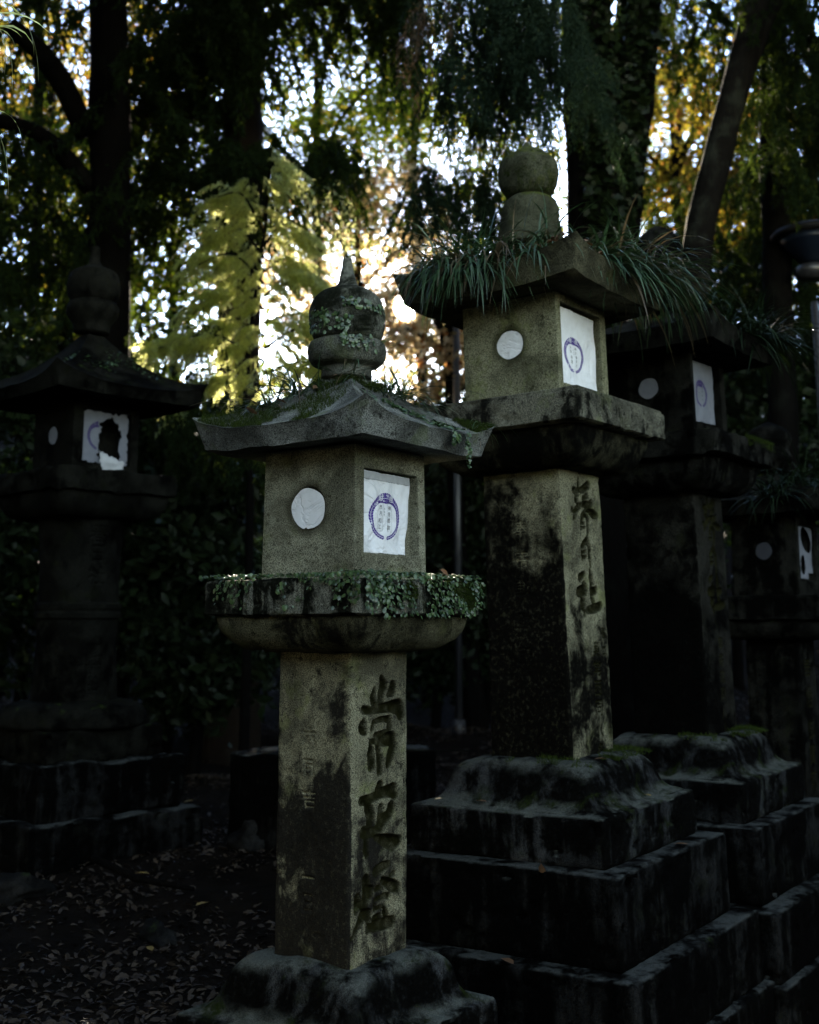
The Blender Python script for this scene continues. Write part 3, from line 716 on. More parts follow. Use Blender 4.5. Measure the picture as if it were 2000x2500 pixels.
sh.glyphs('handwriting', [('神', .179, 1.819, .013), ('恩', .178, 1.801, .012), ('感', .176, 1.783, .013), ('謝', .174, 1.763, .014),
    ('西', .137, 1.819, .012), ('月', .137, 1.802, .012), ('和', .135, 1.781, .014), ('江', .134, 1.763, .014),
    ('奉', .174, 1.835, .006), ('納', .185, 1.834, .006), ('奈', .155, 1.815, .006), ('良', .155, 1.807, .006), ('市', .155, 1.799, .006), ('二', .153, 1.767, .006)], MAT['ink'], pp)
# thin ruled frames round the columns
b = MB()
for (u0, u1, z0, z1) in ((.168, .190, 1.751, 1.842), (.125, .147, 1.751, 1.834)):
    for (a, c) in (((u0, z0), (u1, z0)), ((u0, z1), (u1, z1)), ((u0, z0), (u0, z1)), ((u1, z0), (u1, z1))):
        t = .0003; dx, dz = (0, t) if a[1] == c[1] else (t, 0)
        q = np.array([(a[0]-dx, a[1]-dz), (c[0]-dx, c[1]-dz), (c[0]+dx, c[1]+dz), (a[0]+dx, a[1]+dz)]); b.add(sh.pt(q[:, 0], q[:, 1], .0008), [(0, 1, 2, 3)])
b.build('ruled_frame', MAT['ink'], pp, False)
moon(.346, .173, 1.813, .0600, LF, 1, .0065)
plat(.579, 1.512, 1.612, MAT['plat_front'], LF, 24, r=.02, amp=.005)
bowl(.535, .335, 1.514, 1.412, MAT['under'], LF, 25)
fR = Field(.2665, .58, 1.42); fR.strokes(STROKES_FRONT, 1.5)
fL = Field(.2665, .58, 1.42, .002)
for ch, z, s_ in (('六', 1.185, .045), ('月', 1.10, .04), ('吉', 1.015, .05), ('一', .81, .045), ('日', .745, .045)): fL.glyph(ch, .146, z, s_, .007)
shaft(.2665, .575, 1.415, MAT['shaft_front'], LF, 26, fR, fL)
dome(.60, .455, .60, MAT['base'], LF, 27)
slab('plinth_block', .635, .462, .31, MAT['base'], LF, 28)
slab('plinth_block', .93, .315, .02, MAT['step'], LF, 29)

# ---- the tall lantern behind it
RX, RY, LEAN = .545, 4.42, -R_(1.35)
LR = empty('stone_lantern', (RX, RY, 0), 'tall moss-stained lantern with bushy fern on its roof and a round jewel on top', 'stone lantern', ROWG, PHI, LEAN)
RR = dict(w=.79, ztop=3.0, zmid=2.765, up=.05, zbot=2.672, p=2.1, a=.4, upb=.03)
make_roof(RR, MAT['roof_right'], LR, 31)
finial([(.14, 2.93), (.125, 2.98), (.116, 3.03), (.113, 3.075), (.104, 3.11), (.085, 3.13), (.07, 3.137)], MAT['jewel'], LR, 'finial_neck', 32, amp=.006)
finial([(.06, 3.133), (.085, 3.145), (.108, 3.18), (.116, 3.225), (.112, 3.27), (.092, 3.303), (.060, 3.325), (.035, 3.337), (.018, 3.352), (.004, 3.368)], MAT['jewel'], LR, 'finial', 33, amp=.007)
make_firebox(.402, 2.285, 2.68, (.035, .355, 2.345, 2.648), MAT['fire_right'], LR, .05, hole=(.200, 2.509, .0565))
sh = Sheet(.402, [(.039, 2.637), (.325, 2.632), (.330, 2.352), (.041, 2.350)], .014, 13, 1.2)
pp = sh.build('window_paper', MAT['paper'], LR)
sh.wreath((.151, 2.466), .076, .067, pp)
for q_ in (('献', .128, 2.519, .02), ('燈', .174, 2.521, .02)): sh.glyphs('wreath_letter', [q_], MAT['paper'], pp, .0012)
sh.glyphs('handwriting', [('神', .168, 2.492, .013), ('社', .168, 2.476, .012), ('御', .168, 2.460, .013), ('祈', .168, 2.444, .012), ('念', .167, 2.429, .012),
    ('大', .128, 2.492, .011), ('田', .128, 2.477, .011), ('康', .128, 2.455, .013), ('雪', .128, 2.438, .013), ('奈', .149, 2.485, .006), ('良', .149, 2.477, .006), ('市', .149, 2.469, .006)], MAT['ink'], pp)
moon(.402, .200, 2.509, .0545, LR, 2, .0065)
plat(.713, 2.172, 2.29, MAT['plat_right'], LR, 34, lip=.016, r=.005, amp=.0014)
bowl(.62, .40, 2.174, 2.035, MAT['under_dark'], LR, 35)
gR = Field(.324, 1.02, 2.05); gR.strokes(STROKES_RIGHT, 1.5)
for ch, z, s_ in (('奥', 1.395, .055), ('常', 1.325, .06), ('西', 1.255, .055), ('同', 1.185, .055), ('八', 1.105, .05), ('多', 1.035, .06)): gR.glyph(ch, .222, z, s_, .010)
for ch, z, s_ in (('宿', 1.45, .04), ('二', 1.385, .035)): gR.glyph(ch, .285, z, s_, .008)
gL = Field(.324, 1.02, 2.05, .002)
for ch, z, s_ in (('奉', 1.83, .06), ('寄', 1.72, .06), ('進', 1.62, .06), ('燈', 1.50, .06), ('籠', 1.38, .06)): gL.glyph(ch, .17, z, s_, .006)
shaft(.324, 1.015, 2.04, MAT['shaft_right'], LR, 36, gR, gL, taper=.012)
def tall_base(parent, sd):
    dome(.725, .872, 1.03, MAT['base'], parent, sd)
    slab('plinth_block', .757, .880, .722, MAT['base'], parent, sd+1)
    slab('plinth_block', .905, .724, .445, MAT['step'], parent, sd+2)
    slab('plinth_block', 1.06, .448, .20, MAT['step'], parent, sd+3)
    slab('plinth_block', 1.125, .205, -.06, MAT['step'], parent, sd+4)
tall_base(LR, 37)

# ---- second tall lantern, mostly in shade
SX, SY, LEAN2 = 1.215, 5.27, -R_(1.0)
LS = empty('stone_lantern', (SX, SY, 0), 'dark tall lantern right behind the jewel-topped one, its window paper bluish', 'stone lantern', ROWG, PHI, LEAN2)
RS = dict(w=.80, ztop=2.93, zmid=2.73, up=.05, zbot=2.65, p=2.0, a=.4)
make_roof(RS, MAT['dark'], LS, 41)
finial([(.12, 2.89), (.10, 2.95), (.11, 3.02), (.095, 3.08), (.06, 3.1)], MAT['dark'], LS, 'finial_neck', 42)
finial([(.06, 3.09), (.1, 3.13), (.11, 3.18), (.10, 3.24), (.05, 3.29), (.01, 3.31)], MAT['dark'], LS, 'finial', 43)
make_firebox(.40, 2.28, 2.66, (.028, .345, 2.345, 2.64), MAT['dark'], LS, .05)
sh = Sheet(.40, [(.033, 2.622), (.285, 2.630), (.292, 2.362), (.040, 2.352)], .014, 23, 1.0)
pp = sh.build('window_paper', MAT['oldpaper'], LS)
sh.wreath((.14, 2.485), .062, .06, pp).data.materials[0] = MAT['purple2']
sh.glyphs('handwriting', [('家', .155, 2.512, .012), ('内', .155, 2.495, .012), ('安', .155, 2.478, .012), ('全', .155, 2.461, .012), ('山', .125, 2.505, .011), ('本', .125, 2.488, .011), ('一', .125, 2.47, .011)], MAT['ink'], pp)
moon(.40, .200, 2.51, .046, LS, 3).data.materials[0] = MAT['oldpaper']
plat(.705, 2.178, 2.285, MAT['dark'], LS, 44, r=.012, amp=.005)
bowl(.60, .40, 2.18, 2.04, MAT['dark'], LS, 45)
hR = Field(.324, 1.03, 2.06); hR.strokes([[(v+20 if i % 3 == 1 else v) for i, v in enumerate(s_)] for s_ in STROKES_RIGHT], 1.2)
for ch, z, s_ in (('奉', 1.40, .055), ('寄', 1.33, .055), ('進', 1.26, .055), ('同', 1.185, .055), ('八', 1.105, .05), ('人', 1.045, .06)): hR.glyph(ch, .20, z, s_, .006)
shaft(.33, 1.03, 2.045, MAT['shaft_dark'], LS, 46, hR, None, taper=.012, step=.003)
tall_base(LS, 47)

# ---- small lantern at the right edge
TX, TY = 1.91, 6.20
LT = empty('stone_lantern', (TX, TY, -.10), 'low stone lantern at the right edge with torn window paper', 'stone lantern', ROWG, PHI)
RT = dict(w=.70, ztop=2.40, zmid=2.20, up=.05, zbot=2.13, p=2.0, a=.4)
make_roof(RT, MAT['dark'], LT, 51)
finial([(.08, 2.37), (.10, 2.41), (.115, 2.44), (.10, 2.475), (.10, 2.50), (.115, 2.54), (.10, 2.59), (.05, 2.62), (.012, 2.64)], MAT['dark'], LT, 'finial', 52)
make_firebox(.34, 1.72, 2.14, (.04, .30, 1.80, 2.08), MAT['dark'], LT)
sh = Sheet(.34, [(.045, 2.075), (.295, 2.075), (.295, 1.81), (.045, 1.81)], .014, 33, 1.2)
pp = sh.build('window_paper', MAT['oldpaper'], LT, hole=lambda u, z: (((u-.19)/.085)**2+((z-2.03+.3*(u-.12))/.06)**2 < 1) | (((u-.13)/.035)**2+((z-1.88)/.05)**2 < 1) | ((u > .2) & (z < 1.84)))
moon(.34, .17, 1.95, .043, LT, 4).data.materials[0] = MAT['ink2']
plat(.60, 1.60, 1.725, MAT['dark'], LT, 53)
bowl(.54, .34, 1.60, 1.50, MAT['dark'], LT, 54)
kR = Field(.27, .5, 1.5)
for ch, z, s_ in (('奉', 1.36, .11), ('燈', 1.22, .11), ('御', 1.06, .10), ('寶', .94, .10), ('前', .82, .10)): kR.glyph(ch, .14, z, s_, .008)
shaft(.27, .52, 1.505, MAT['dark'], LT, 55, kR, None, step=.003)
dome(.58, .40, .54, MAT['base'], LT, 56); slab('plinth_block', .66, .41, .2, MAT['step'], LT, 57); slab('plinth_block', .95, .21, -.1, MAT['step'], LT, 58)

# ---- lantern standing back on the left
LX, LY = -1.69, 6.1
LL = empty('stone_lantern', (LX, LY, 0), 'shadowed lantern back on the left with a ringed round shaft and torn paper', 'stone lantern', None, R_(90-43.5))
RL = dict(w=.89, ztop=3.05, zmid=2.655, up=.075, zbot=2.60, p=2.1, a=.35)
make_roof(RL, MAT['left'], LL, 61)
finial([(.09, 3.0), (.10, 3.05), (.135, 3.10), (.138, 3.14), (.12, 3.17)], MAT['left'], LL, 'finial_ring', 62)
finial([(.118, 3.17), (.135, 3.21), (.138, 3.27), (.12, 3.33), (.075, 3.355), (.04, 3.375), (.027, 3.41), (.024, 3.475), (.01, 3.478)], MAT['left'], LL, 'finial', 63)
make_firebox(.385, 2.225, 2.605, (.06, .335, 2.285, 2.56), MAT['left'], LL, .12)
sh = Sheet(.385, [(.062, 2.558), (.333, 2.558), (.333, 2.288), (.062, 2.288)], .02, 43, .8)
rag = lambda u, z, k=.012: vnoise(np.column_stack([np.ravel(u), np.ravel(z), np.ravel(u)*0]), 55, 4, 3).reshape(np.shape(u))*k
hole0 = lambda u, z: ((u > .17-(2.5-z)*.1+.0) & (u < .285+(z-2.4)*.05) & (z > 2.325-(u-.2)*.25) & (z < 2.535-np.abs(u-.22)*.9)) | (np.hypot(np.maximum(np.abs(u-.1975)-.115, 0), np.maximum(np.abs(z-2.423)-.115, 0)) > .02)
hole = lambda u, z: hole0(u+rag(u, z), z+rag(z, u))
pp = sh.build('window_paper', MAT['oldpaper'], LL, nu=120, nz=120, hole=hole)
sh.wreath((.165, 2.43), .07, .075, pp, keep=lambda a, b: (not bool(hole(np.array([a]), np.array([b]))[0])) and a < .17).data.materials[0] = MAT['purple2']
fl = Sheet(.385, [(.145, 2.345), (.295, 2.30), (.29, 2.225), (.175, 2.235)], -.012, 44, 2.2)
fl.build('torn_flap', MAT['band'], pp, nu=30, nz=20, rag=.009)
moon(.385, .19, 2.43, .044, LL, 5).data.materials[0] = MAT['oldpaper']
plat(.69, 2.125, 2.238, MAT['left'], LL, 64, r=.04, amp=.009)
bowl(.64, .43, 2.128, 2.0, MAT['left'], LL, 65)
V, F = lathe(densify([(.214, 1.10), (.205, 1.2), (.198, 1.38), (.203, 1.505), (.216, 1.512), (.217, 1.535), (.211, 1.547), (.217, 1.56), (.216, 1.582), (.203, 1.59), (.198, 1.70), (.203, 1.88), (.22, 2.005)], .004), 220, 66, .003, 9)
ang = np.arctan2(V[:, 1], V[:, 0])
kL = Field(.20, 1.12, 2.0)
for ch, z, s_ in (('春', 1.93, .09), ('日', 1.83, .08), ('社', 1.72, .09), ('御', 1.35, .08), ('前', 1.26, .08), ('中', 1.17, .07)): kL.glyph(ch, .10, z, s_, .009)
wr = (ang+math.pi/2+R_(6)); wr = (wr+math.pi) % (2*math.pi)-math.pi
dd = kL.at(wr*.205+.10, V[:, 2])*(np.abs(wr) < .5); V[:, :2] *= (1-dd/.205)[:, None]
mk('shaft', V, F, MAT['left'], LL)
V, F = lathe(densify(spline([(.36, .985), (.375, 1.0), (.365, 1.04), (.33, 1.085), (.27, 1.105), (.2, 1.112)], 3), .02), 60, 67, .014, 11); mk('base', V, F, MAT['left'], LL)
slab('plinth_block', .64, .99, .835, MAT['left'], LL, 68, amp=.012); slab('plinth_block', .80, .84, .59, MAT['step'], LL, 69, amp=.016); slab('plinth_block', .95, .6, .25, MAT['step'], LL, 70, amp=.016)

# ------------------------------------------------------------------ plants on the lanterns
def W(root, p): return root.matrix_world @ Vector(p)
bpy.context.view_layer.update()
def tufts(root, S, spots, label_fn, group, n=34, L=.17, wd=.0055, seed=0, droop=1.5, mat='blade'):
    for i, (x, y, k, out) in enumerate(spots):
        r = np.random.default_rng(seed+i); nn = int(n*k)
        z = float(roof_surface(np.array([x]), np.array([y]), S)[0])
        rt = np.column_stack([r.normal(0, .016+.00025*n, nn), r.normal(0, .016+.00025*n, nn), np.full(nn, -.004)])
        d = r.normal(0, 1, (nn, 3))*np.array([1.0, 1.0, .35])+np.array([out[0], out[1], .75])
        V, F = blades(rt, d, L*(.8+.2*k), wd, droop, seed+i)
        o = mk('strap_fern', V, F, MAT[mat]); o.matrix_world = root.matrix_world @ Matrix.Translation((x, y, z))
        tag(o, label_fn[i], 'fern', group)
h = .395
tufts(LR, RR, [(-.30, .20, 1.3, (-.8, .0)), (-.33, .10, 1.7, (-.9, -.1)), (-.27, -.03, 1.4, (-.8, -.2)), (-.12, .20, .9, (-.4, .3)), (-.33, -.20, .55, (-.6, -.3)), (-.20, -.18, .5, (-.4, -.4)), (-.36, .20, 1.0, (-.9, .1)), (-.37, .10, 1.1, (-1, 0)), (-.36, .02, 1.0, (-1, -.1)), (-.22, .12, 1.2, (-.5, 0))],
  ['lush strap fern tuft rising behind the left fringe of the jewel-topped roof', 'biggest strap fern tuft hanging over the left eave of the jewel-topped roof', 'strap fern tuft right of the biggest one above the round white window',
   'strap fern tuft standing up beside the left of the jewel neck', 'sparse fern tuft just left of the bare front corner of the tall roof', 'thin fern tuft above dead leaves near the bare roof corner', 'fern tuft at the left end of the fern fringe, beside the bare roof tip', 'fern fringe hanging down the left eave beside the biggest tuft', 'shorter fern fringe on the left eave above the round window', 'fern tuft behind the left eave of the tall roof'], 'strap ferns on the tall lantern roof', n=66, L=.25, wd=.009, seed=100, droop=2.2)
tufts(LR, RR, [(-.10, -.30, 1.3, (0, -.8)), (.02, -.33, 1.6, (.1, -.9)), (.14, -.34, 1.7, (.4, -.9)), (.25, -.34, 1.9, (.7, -.7)), (.34, -.35, 1.9, (1, -.6)), (.10, -.20, 1.3, (.3, -.4)), (.27, -.20, 1.4, (.7, -.3)), (-.05, -.14, .7, (.2, -.2))],
  ['fern tuft with two upright blades just right of the bare roof corner', 'dense fern tuft over the right eave, above the big wreath paper', 'thick fern tuft halfway along the right eave of the tall roof', 'arching fern tuft near the right end of the tall roof eave',
   'long drooping fern tuft at the far right tip of the tall roof', 'fern tuft high on the right slope of the tall roof', 'fern tuft behind the right eave, against the leaning trunk', 'small fern tuft clinging to the jewel neck'], 'strap ferns on the tall lantern roof', n=52, L=.28, wd=.009, seed=130, droop=1.9)
tufts(LS, RS, [(-.05, -.34, 1.2, (0, -.8)), (.12, -.35, 1.5, (.3, -.8)), (.28, -.36, 1.8, (.8, -.7)), (.36, -.30, 1.6, (1, -.2)), (-.3, -.3, .8, (-.5, -.5)), (.2, -.2, 1.2, (.5, 0))],
  ['shaded fern tuft above the bluish window paper', 'shaded fern tuft on the middle of the dark lantern eave', 'shaggy fern tuft at the right of the dark lantern roof', 'fern blades trailing off the far tip of the dark lantern roof', 'small fern sprig at the near corner of the dark roof', 'fern tuft on the upper slope of the dark lantern roof'], 'strap ferns on the dark lantern roof', n=60, L=.26, wd=.008, seed=160, mat='bladedark')
tufts(LT, RT, [(-.1, -.3, 1.3, (0, -.6)), (.1, -.3, 1.6, (.2, -.8)), (-.3, -.1, 1.2, (-.7, 0)), (.2, -.15, 1.3, (.3, -.3)), (-.15, -.15, 1.0, (-.2, -.2))],
  ['fern tuft on the low right lantern roof above its torn paper', 'fern tuft at the frame edge on the low right roof', 'fern tuft on the left eave of the low right lantern', 'fern tuft high on the low right roof', 'fern sprig in the middle of the low right roof'], 'strap ferns on the low right lantern roof', n=70, L=.26, wd=.008, seed=180, mat='bladedark')
tufts(LF, RF, [(-.14, .17, 1.2, (-.5, .5)), (-.09, .10, 1.0, (-.7, .4)), (-.13, .06, .5, (-.6, .2)), (.06, -.12, .8, (.3, -.7)), (.10, -.10, .9, (.4, -.6)), (.15, -.09, .7, (.6, -.5)), (-.05, -.05, .35, (-.2, -.3))],
  ['fern tuft arching off the left shoulder of the pale front roof', 'fern tuft beside dead leaves left of the front finial', 'small fern sprig in moss on the left of the front roof', 'fern blades hanging down the right slope just below the front finial',
   'second fern tuft from the finial on the right slope of the front roof', 'wispy fern tuft on the right shoulder of the front roof', 'tiny fern sprig right under the finial ring of the front lantern'], 'small strap ferns on the front lantern roof', n=52, L=.18, wd=.005, seed=200)
tufts(LF, RF, [(.29, -.30, .5, (.5, -.6))], ['fern wisp hanging from the right tip of the front roof'], 'small strap ferns on the front lantern roof', n=26, L=.11, wd=.0035, seed=215, droop=3.2)
# wisps growing from the finial ring
r = np.random.default_rng(5); nn = 26; a = r.uniform(-1.6, .5, nn); rt = np.column_stack([.115*np.cos(a), .115*np.sin(a), 2.315+r.normal(0, .01, nn)])
V, F = blades(rt, np.column_stack([np.cos(a), np.sin(a), .3+r.normal(0, .5, nn)]), .12, .003, 1.8, 6)
o = mk('strap_fern', V, F, MAT['blade']); o.matrix_world = LF.matrix_world; tag(o, 'thin fern wisps springing sideways from the ring of the front finial', 'fern', 'small strap ferns on the front lantern roof')

# button fern on the front platform
def rows(c, n_, r_, lbl, seed, size=.0058, root=LF, asp=1.25):
    V, F = disks(c, n_, size, seed, asp=asp); o = mk('button_fern', V, F, MAT['button']); o.matrix_world = root.matrix_world; return tag(o, lbl, 'creeping fern', 'button fern creeping on the stones')
w2 = .579/2; r = np.random.default_rng(9)
C_, N_ = [], []
def facepts(n, side, fu, fz):
    u = fu(n); z = fz(n, u); dens = vnoise(np.column_stack([u*1.0, z, u*0+side]), 16, 77, 2) > -.25; u, z = u[dens], z[dens]
    for a, b in zip(u, z):
        if side == 0: C_.append((-w2+a, -w2-.007-r.random()*.008, b)); N_.append((0, -1, .35))
        else: C_.append((-w2-.007-r.random()*.006, -w2+a, b)); N_.append((-1, 0, .35))
facepts(620, 0, lambda n: .579*r.random(n)**.62, lambda n, u: 1.622-.115*r.random(n)**(1.5-u*1.4))
facepts(160, 0, lambda n: .12*r.random(n), lambda n, u: 1.615-.085*r.random(n))
facepts(420, 1, lambda n: .579*r.random(n)**1.2, lambda n, u: 1.622-.09*r.random(n)**(1.6+u*3))
for k in range(900):  # top rim
    u = r.random()*.579-w2; d = r.random()**1.6*.085
    if r.random() < .6: C_.append((u, -w2+d, 1.619+r.random()*.012))
    else: C_.append((-w2+d, u, 1.619+r.random()*.008))
    N_.append((0, -.3, 1))
rows(C_, N_, 0, 'mat of round-leaved button fern draping the platform of the front lantern', 31, .0052)
# on the finial
C_, N_ = [], []
for (a0, a1, za, zb, rr, n_) in ((-2.6, -1.2, 2.415, 2.44, .1165, 60), (-3.3, -2.3, 2.35, 2.40, .117, 60), (-2.6, -1.7, 2.29, 2.335, .121, 60), (2.6, 3.3, 2.34, 2.42, .117, 40)):
    for k in range(n_):
        a = r.uniform(a0, a1); z = r.uniform(za, zb)-.01*(a-a0); C_.append((rr*math.cos(a)*1.03, rr*math.sin(a)*1.03, z)); N_.append((math.cos(a), math.sin(a), .2))
rows(C_, N_, 0, 'rows of tiny button fern leaves round the front lantern finial', 32, .0056)
# trailing down the right slope of the roof
C_, N_ = [], []
for (x0, y0, x1, y1, n_) in ((-.09, -.14, .02, -.21, 50), (.0, -.17, .08, -.325, 90), (.06, -.2, .15, -.325, 90), (-.02, -.15, .05, -.25, 40)):
    for k in range(n_):
        t = r.random(); x = x0+(x1-x0)*t+r.normal(0, .009); y = max(y0+(y1-y0)*t+r.normal(0, .009), -.325)
        C_.append((x, y, float(roof_surface(np.array([x]), np.array([y]), RF)[0])+.004+r.random()*.008)); N_.append((0, -.4, 1))
for (x, n_, l) in ((.08, 22, .04), (.10, 20, .03), (.155, 40, .10), (.145, 16, .05)):
    z0 = float(roof_surface(np.array([x]), np.array([-.325]), RF)[0])
    for k in range(n_): C_.append((x+r.normal(0, .006), -.332-r.random()*.008, z0-l*r.random())); N_.append((0, -1, .2))
rows(C_, N_, 0, 'button fern trailing down the right slope and over the eave of the front lantern', 34, .0055)
# far left roof
C_, N_ = [], []
for k in range(150):
    x = r.uniform(-.3, .25); y = -.14-.12*r.random()+.05*math.sin(x*20); C_.append((x, y, float(roof_surface(np.array([x]), np.array([y]), RL)[0])+.008)); N_.append((0, -.4, 1))
rows(C_, N_, 0, 'scattered creeping fern on the roof of the shadowed left lantern', 35, .007, LL)

def leaf_mesh(c, size, seed, tilt=.35):
    r = np.random.default_rng(seed); n = len(c); a = r.uniform(0, 2*math.pi, n)
    d = np.column_stack([np.cos(a), np.sin(a), r.normal(0, tilt, n)]); d /= np.linalg.norm(d, axis=1)[:, None]
    s = np.cross(d, np.column_stack([r.normal(0, tilt, n), r.normal(0, tilt, n), np.ones(n)])); s /= np.linalg.norm(s, axis=1)[:, None]; nn = np.cross(s, d)
    L = (size*(.5+.9*r.random(n)))[:, None]; c = c+np.array([0, 0, .006])
    V = np.stack([c-d*L*.5, c+s*L*.2+nn*L*.1*r.uniform(-.5, 1.5, n)[:, None]-d*L*.12, c+s*L*.17+nn*L*.1+d*L*.2, c+d*L*.55-nn*L*.08, c-s*L*.17+nn*L*.1+d*L*.2, c-s*L*.2+nn*L*.1-d*L*.12, c], 1).reshape(-1, 3)
    i = np.arange(n)[:, None]*7; q = np.array([[6, 0, 1], [6, 1, 2], [6, 2, 3], [6, 3, 4], [6, 4, 5], [6, 5, 0]])
    return V, np.concatenate([i+t for t in q], 0)
# moss fuzz
def fuzz(pts, nr, size, seed, label, root, name='moss'):
    r = np.random.default_rng(seed); n = len(pts); p = np.asarray(pts, float); d = np.asarray(nr, float)+r.normal(0, .6, (n, 3)); d /= np.linalg.norm(d, axis=1)[:, None]
    s = r.normal(0, 1, (n, 3)); s /= np.linalg.norm(s, axis=1)[:, None]; L = (size*(.4+r.random(n)))[:, None]
    V = np.stack([p-s*.0011, p+s*.0011, p+d*L], 1).reshape(-1, 3); o = mk(name, V, np.arange(len(V)).reshape(-1, 3), MAT['moss']); o.matrix_world = root.matrix_world
    return tag(o, label, 'moss', None, 'stuff')
def patch(S, n, fn, seed):
    r = np.random.default_rng(seed); x, y = fn(r, n); z = roof_surface(x, y, S); return np.column_stack([x, y, z])
p_ = patch(RF, 9000, lambda r, n: (-.325+.22*r.random(n)**1.3, -.12+.43*r.random(n)), 1); k = vnoise(p_, 12, 4, 3) > -.15; p_ = p_[k]
fuzz(p_, np.tile([0, 0, 1.0], (len(p_), 1)), .013, 1, 'thick dark moss covering the left slope of the front lantern roof', LF)
p_ = patch(RF, 3500, lambda r, n: (.22+.1*r.random(n), -.323+.14*r.random(n)), 2); k = vnoise(p_, 16, 5, 2) > -.1; p_ = p_[k]
fuzz(p_, np.tile([0, -.5, 1.0], (len(p_), 1)), .013, 2, 'moss pad on the right tip of the front lantern roof', LF)
r = np.random.default_rng(3)
def dometop(n, wd, z, side=1.0):
    x = r.uniform(-wd, wd, n); y = r.uniform(-wd, wd*.2, n); m_ = np.maximum(abs(x), abs(y)); k = (m_ > .17) & (vnoise(np.column_stack([x, y, y]), 9, 12, 3)+np.where(x > -.05, .45, -.25) > .1); return np.column_stack([x[k], y[k], np.full(k.sum(), z)-np.clip(m_[k]-.22, 0, 1)*.35])
for root, lb, sd in ((LR, 'bright moss on the bell-shaped base of the jewel-topped lantern', 3), (LS, 'bright moss on the base under the dark lantern shaft', 4)):
    p_ = dometop(9000, .27, 1.034); fuzz(p_, np.tile([0, 0, 1.0], (len(p_), 1)), .016, sd, lb, root)
x = r.uniform(-w2, w2, 9000); zz = 1.52+.09*r.random(9000); p_ = np.column_stack([x, np.full(9000, -w2-.002), zz]); k = vnoise(p_, 14, 2, 2)+x*1.5+(zz-1.57)*12 > .15; p_ = p_[k]
fuzz(p_, np.tile([0, -1.0, -.5], (len(p_), 1)), .012, 6, 'moss hanging on the right side of the front lantern platform', LF)
x = r.uniform(-.33, .35, 2600); p_ = np.column_stack([x, np.full(2600, -.35), 2.288-.035*r.random(2600)**2]); k = x > 0; p_ = p_[k]
fuzz(p_, np.tile([0, -.5, .6], (len(p_), 1)), .015, 8, 'mossy rim of the dark lantern platform', LS)

r = np.random.default_rng(13); n = 2600; a = r.uniform(-math.pi, math.pi, n); rr = .078+.035*r.random(n); x = rr*np.cos(a); y = rr*np.sin(a)
fuzz(np.column_stack([x, y, roof_surface(x, y, RF)+.002]), np.column_stack([np.cos(a), np.sin(a), np.full(n, 1.2)]), .018, 9, 'collar of moss round the foot of the front finial', LF)
r = np.random.default_rng(14); n = 12000; a = r.uniform(-math.pi, math.pi, n); z = r.uniform(3.14, 3.30, n); rr = np.interp(z, [3.133, 3.18, 3.225, 3.27, 3.303], [.08, .108, .116, .112, .092]); k = vnoise(np.column_stack([a, z*6, a]), 2.2, 3, 3)-(z-3.2)*3 > -.25
fuzz(np.column_stack([rr*np.cos(a), rr*np.sin(a), z])[k], np.column_stack([np.cos(a), np.sin(a), a*0])[k], .008, 10, 'thin moss on the lower half of the round jewel', LR)
p_ = patch(RR, 16000, lambda r, n: (r.uniform(-.385, .385, n), r.uniform(-.385, .385, n)), 15); m_ = np.maximum(abs(p_[:, 0]), abs(p_[:, 1])); k = (m_ > .12) & ~((p_[:, 0] < -.22) & (p_[:, 1] < -.22)) & (vnoise(p_, 9, 6, 3) > -.25); p_ = p_[k]
fuzz(p_, np.tile([0, 0, 1.0], (len(p_), 1)), .022, 15, 'moss and soil the ferns root in on the tall lantern roof', LR)
r = np.random.default_rng(16); n = 260; x = r.uniform(-.38, .3, n); y = r.uniform(-.38, .3, n); k = (np.maximum(abs(x), abs(y)) > .15); x, y = x[k], y[k]
V, F = leaf_mesh(np.column_stack([x, y, roof_surface(x, y, RR)+.015]), .035, 17, .6); o = mk('roof_litter', V, F, MAT['deadleaf']); o.matrix_world = LR.matrix_world; tag(o, 'dead leaves and needles caught among the ferns of the tall lantern roof', 'leaf litter', None, 'stuff')
# ------------------------------------------------------------------ ground litter, rocks, block, posts
LOW_OBJ = []
n = 46000; r = np.random.default_rng(44)
yy = 2.2+11.5*r.random(n)**.8; xx = yy*r.uniform(-.42, .40, n)
q = (xx-.49)*DP[0]+(yy-4.4)*DP[1]; k = (q < -.42) | (r.random(n) < .06); xx, yy = xx[k], yy[k]
dn = vnoise(np.column_stack([xx, yy, xx*0]), 1.3, 3, 3); k = dn+r.normal(0, .25, len(dn)) > -.25; xx, yy = xx[k], yy[k]
V, F = leaf_mesh(np.column_stack([xx, yy, terrain(xx, yy)]), .036, 45)
tag(mk('leaf_litter', V, F, MAT['litter']), 'carpet of dead leaves over the dark forest floor', 'leaf litter', None, 'stuff')
def one_leaf(p, size, rot, mat, label, group='single fallen leaves', tilt=(0, 0)):
    V = np.array([(-.5, 0, 0), (-.2, .17, .05), (.15, .16, .06), (.55, 0, -.03), (.15, -.16, .06), (-.2, -.17, .05), (0, 0, 0), (-.8, .02, .03), (-.5, .012, 0)])*size
    F = [(6, 1, 0), (6, 2, 1), (6, 3, 2), (6, 4, 3), (6, 5, 4), (6, 0, 5), (0, 8, 7)]
    o = mk('fallen_leaf', V, F, mat); o.location = p; o.rotation_euler = (tilt[0], tilt[1], rot); return tag(o, label, 'leaf', group)
def onb(root, x, y, z): return W(root, (x, y, z))
one_leaf(onb(LR, -.14, -.26, 1.035), .05, .3, MAT['deadleaf'], 'tan leaf on the moss below the shaft of the jewel-topped lantern')
one_leaf(onb(LR, .03, -.345, .90), .05, 1.9, MAT['yellowleaf'], 'pale yellow leaf on the base ledge of the jewel-topped lantern')
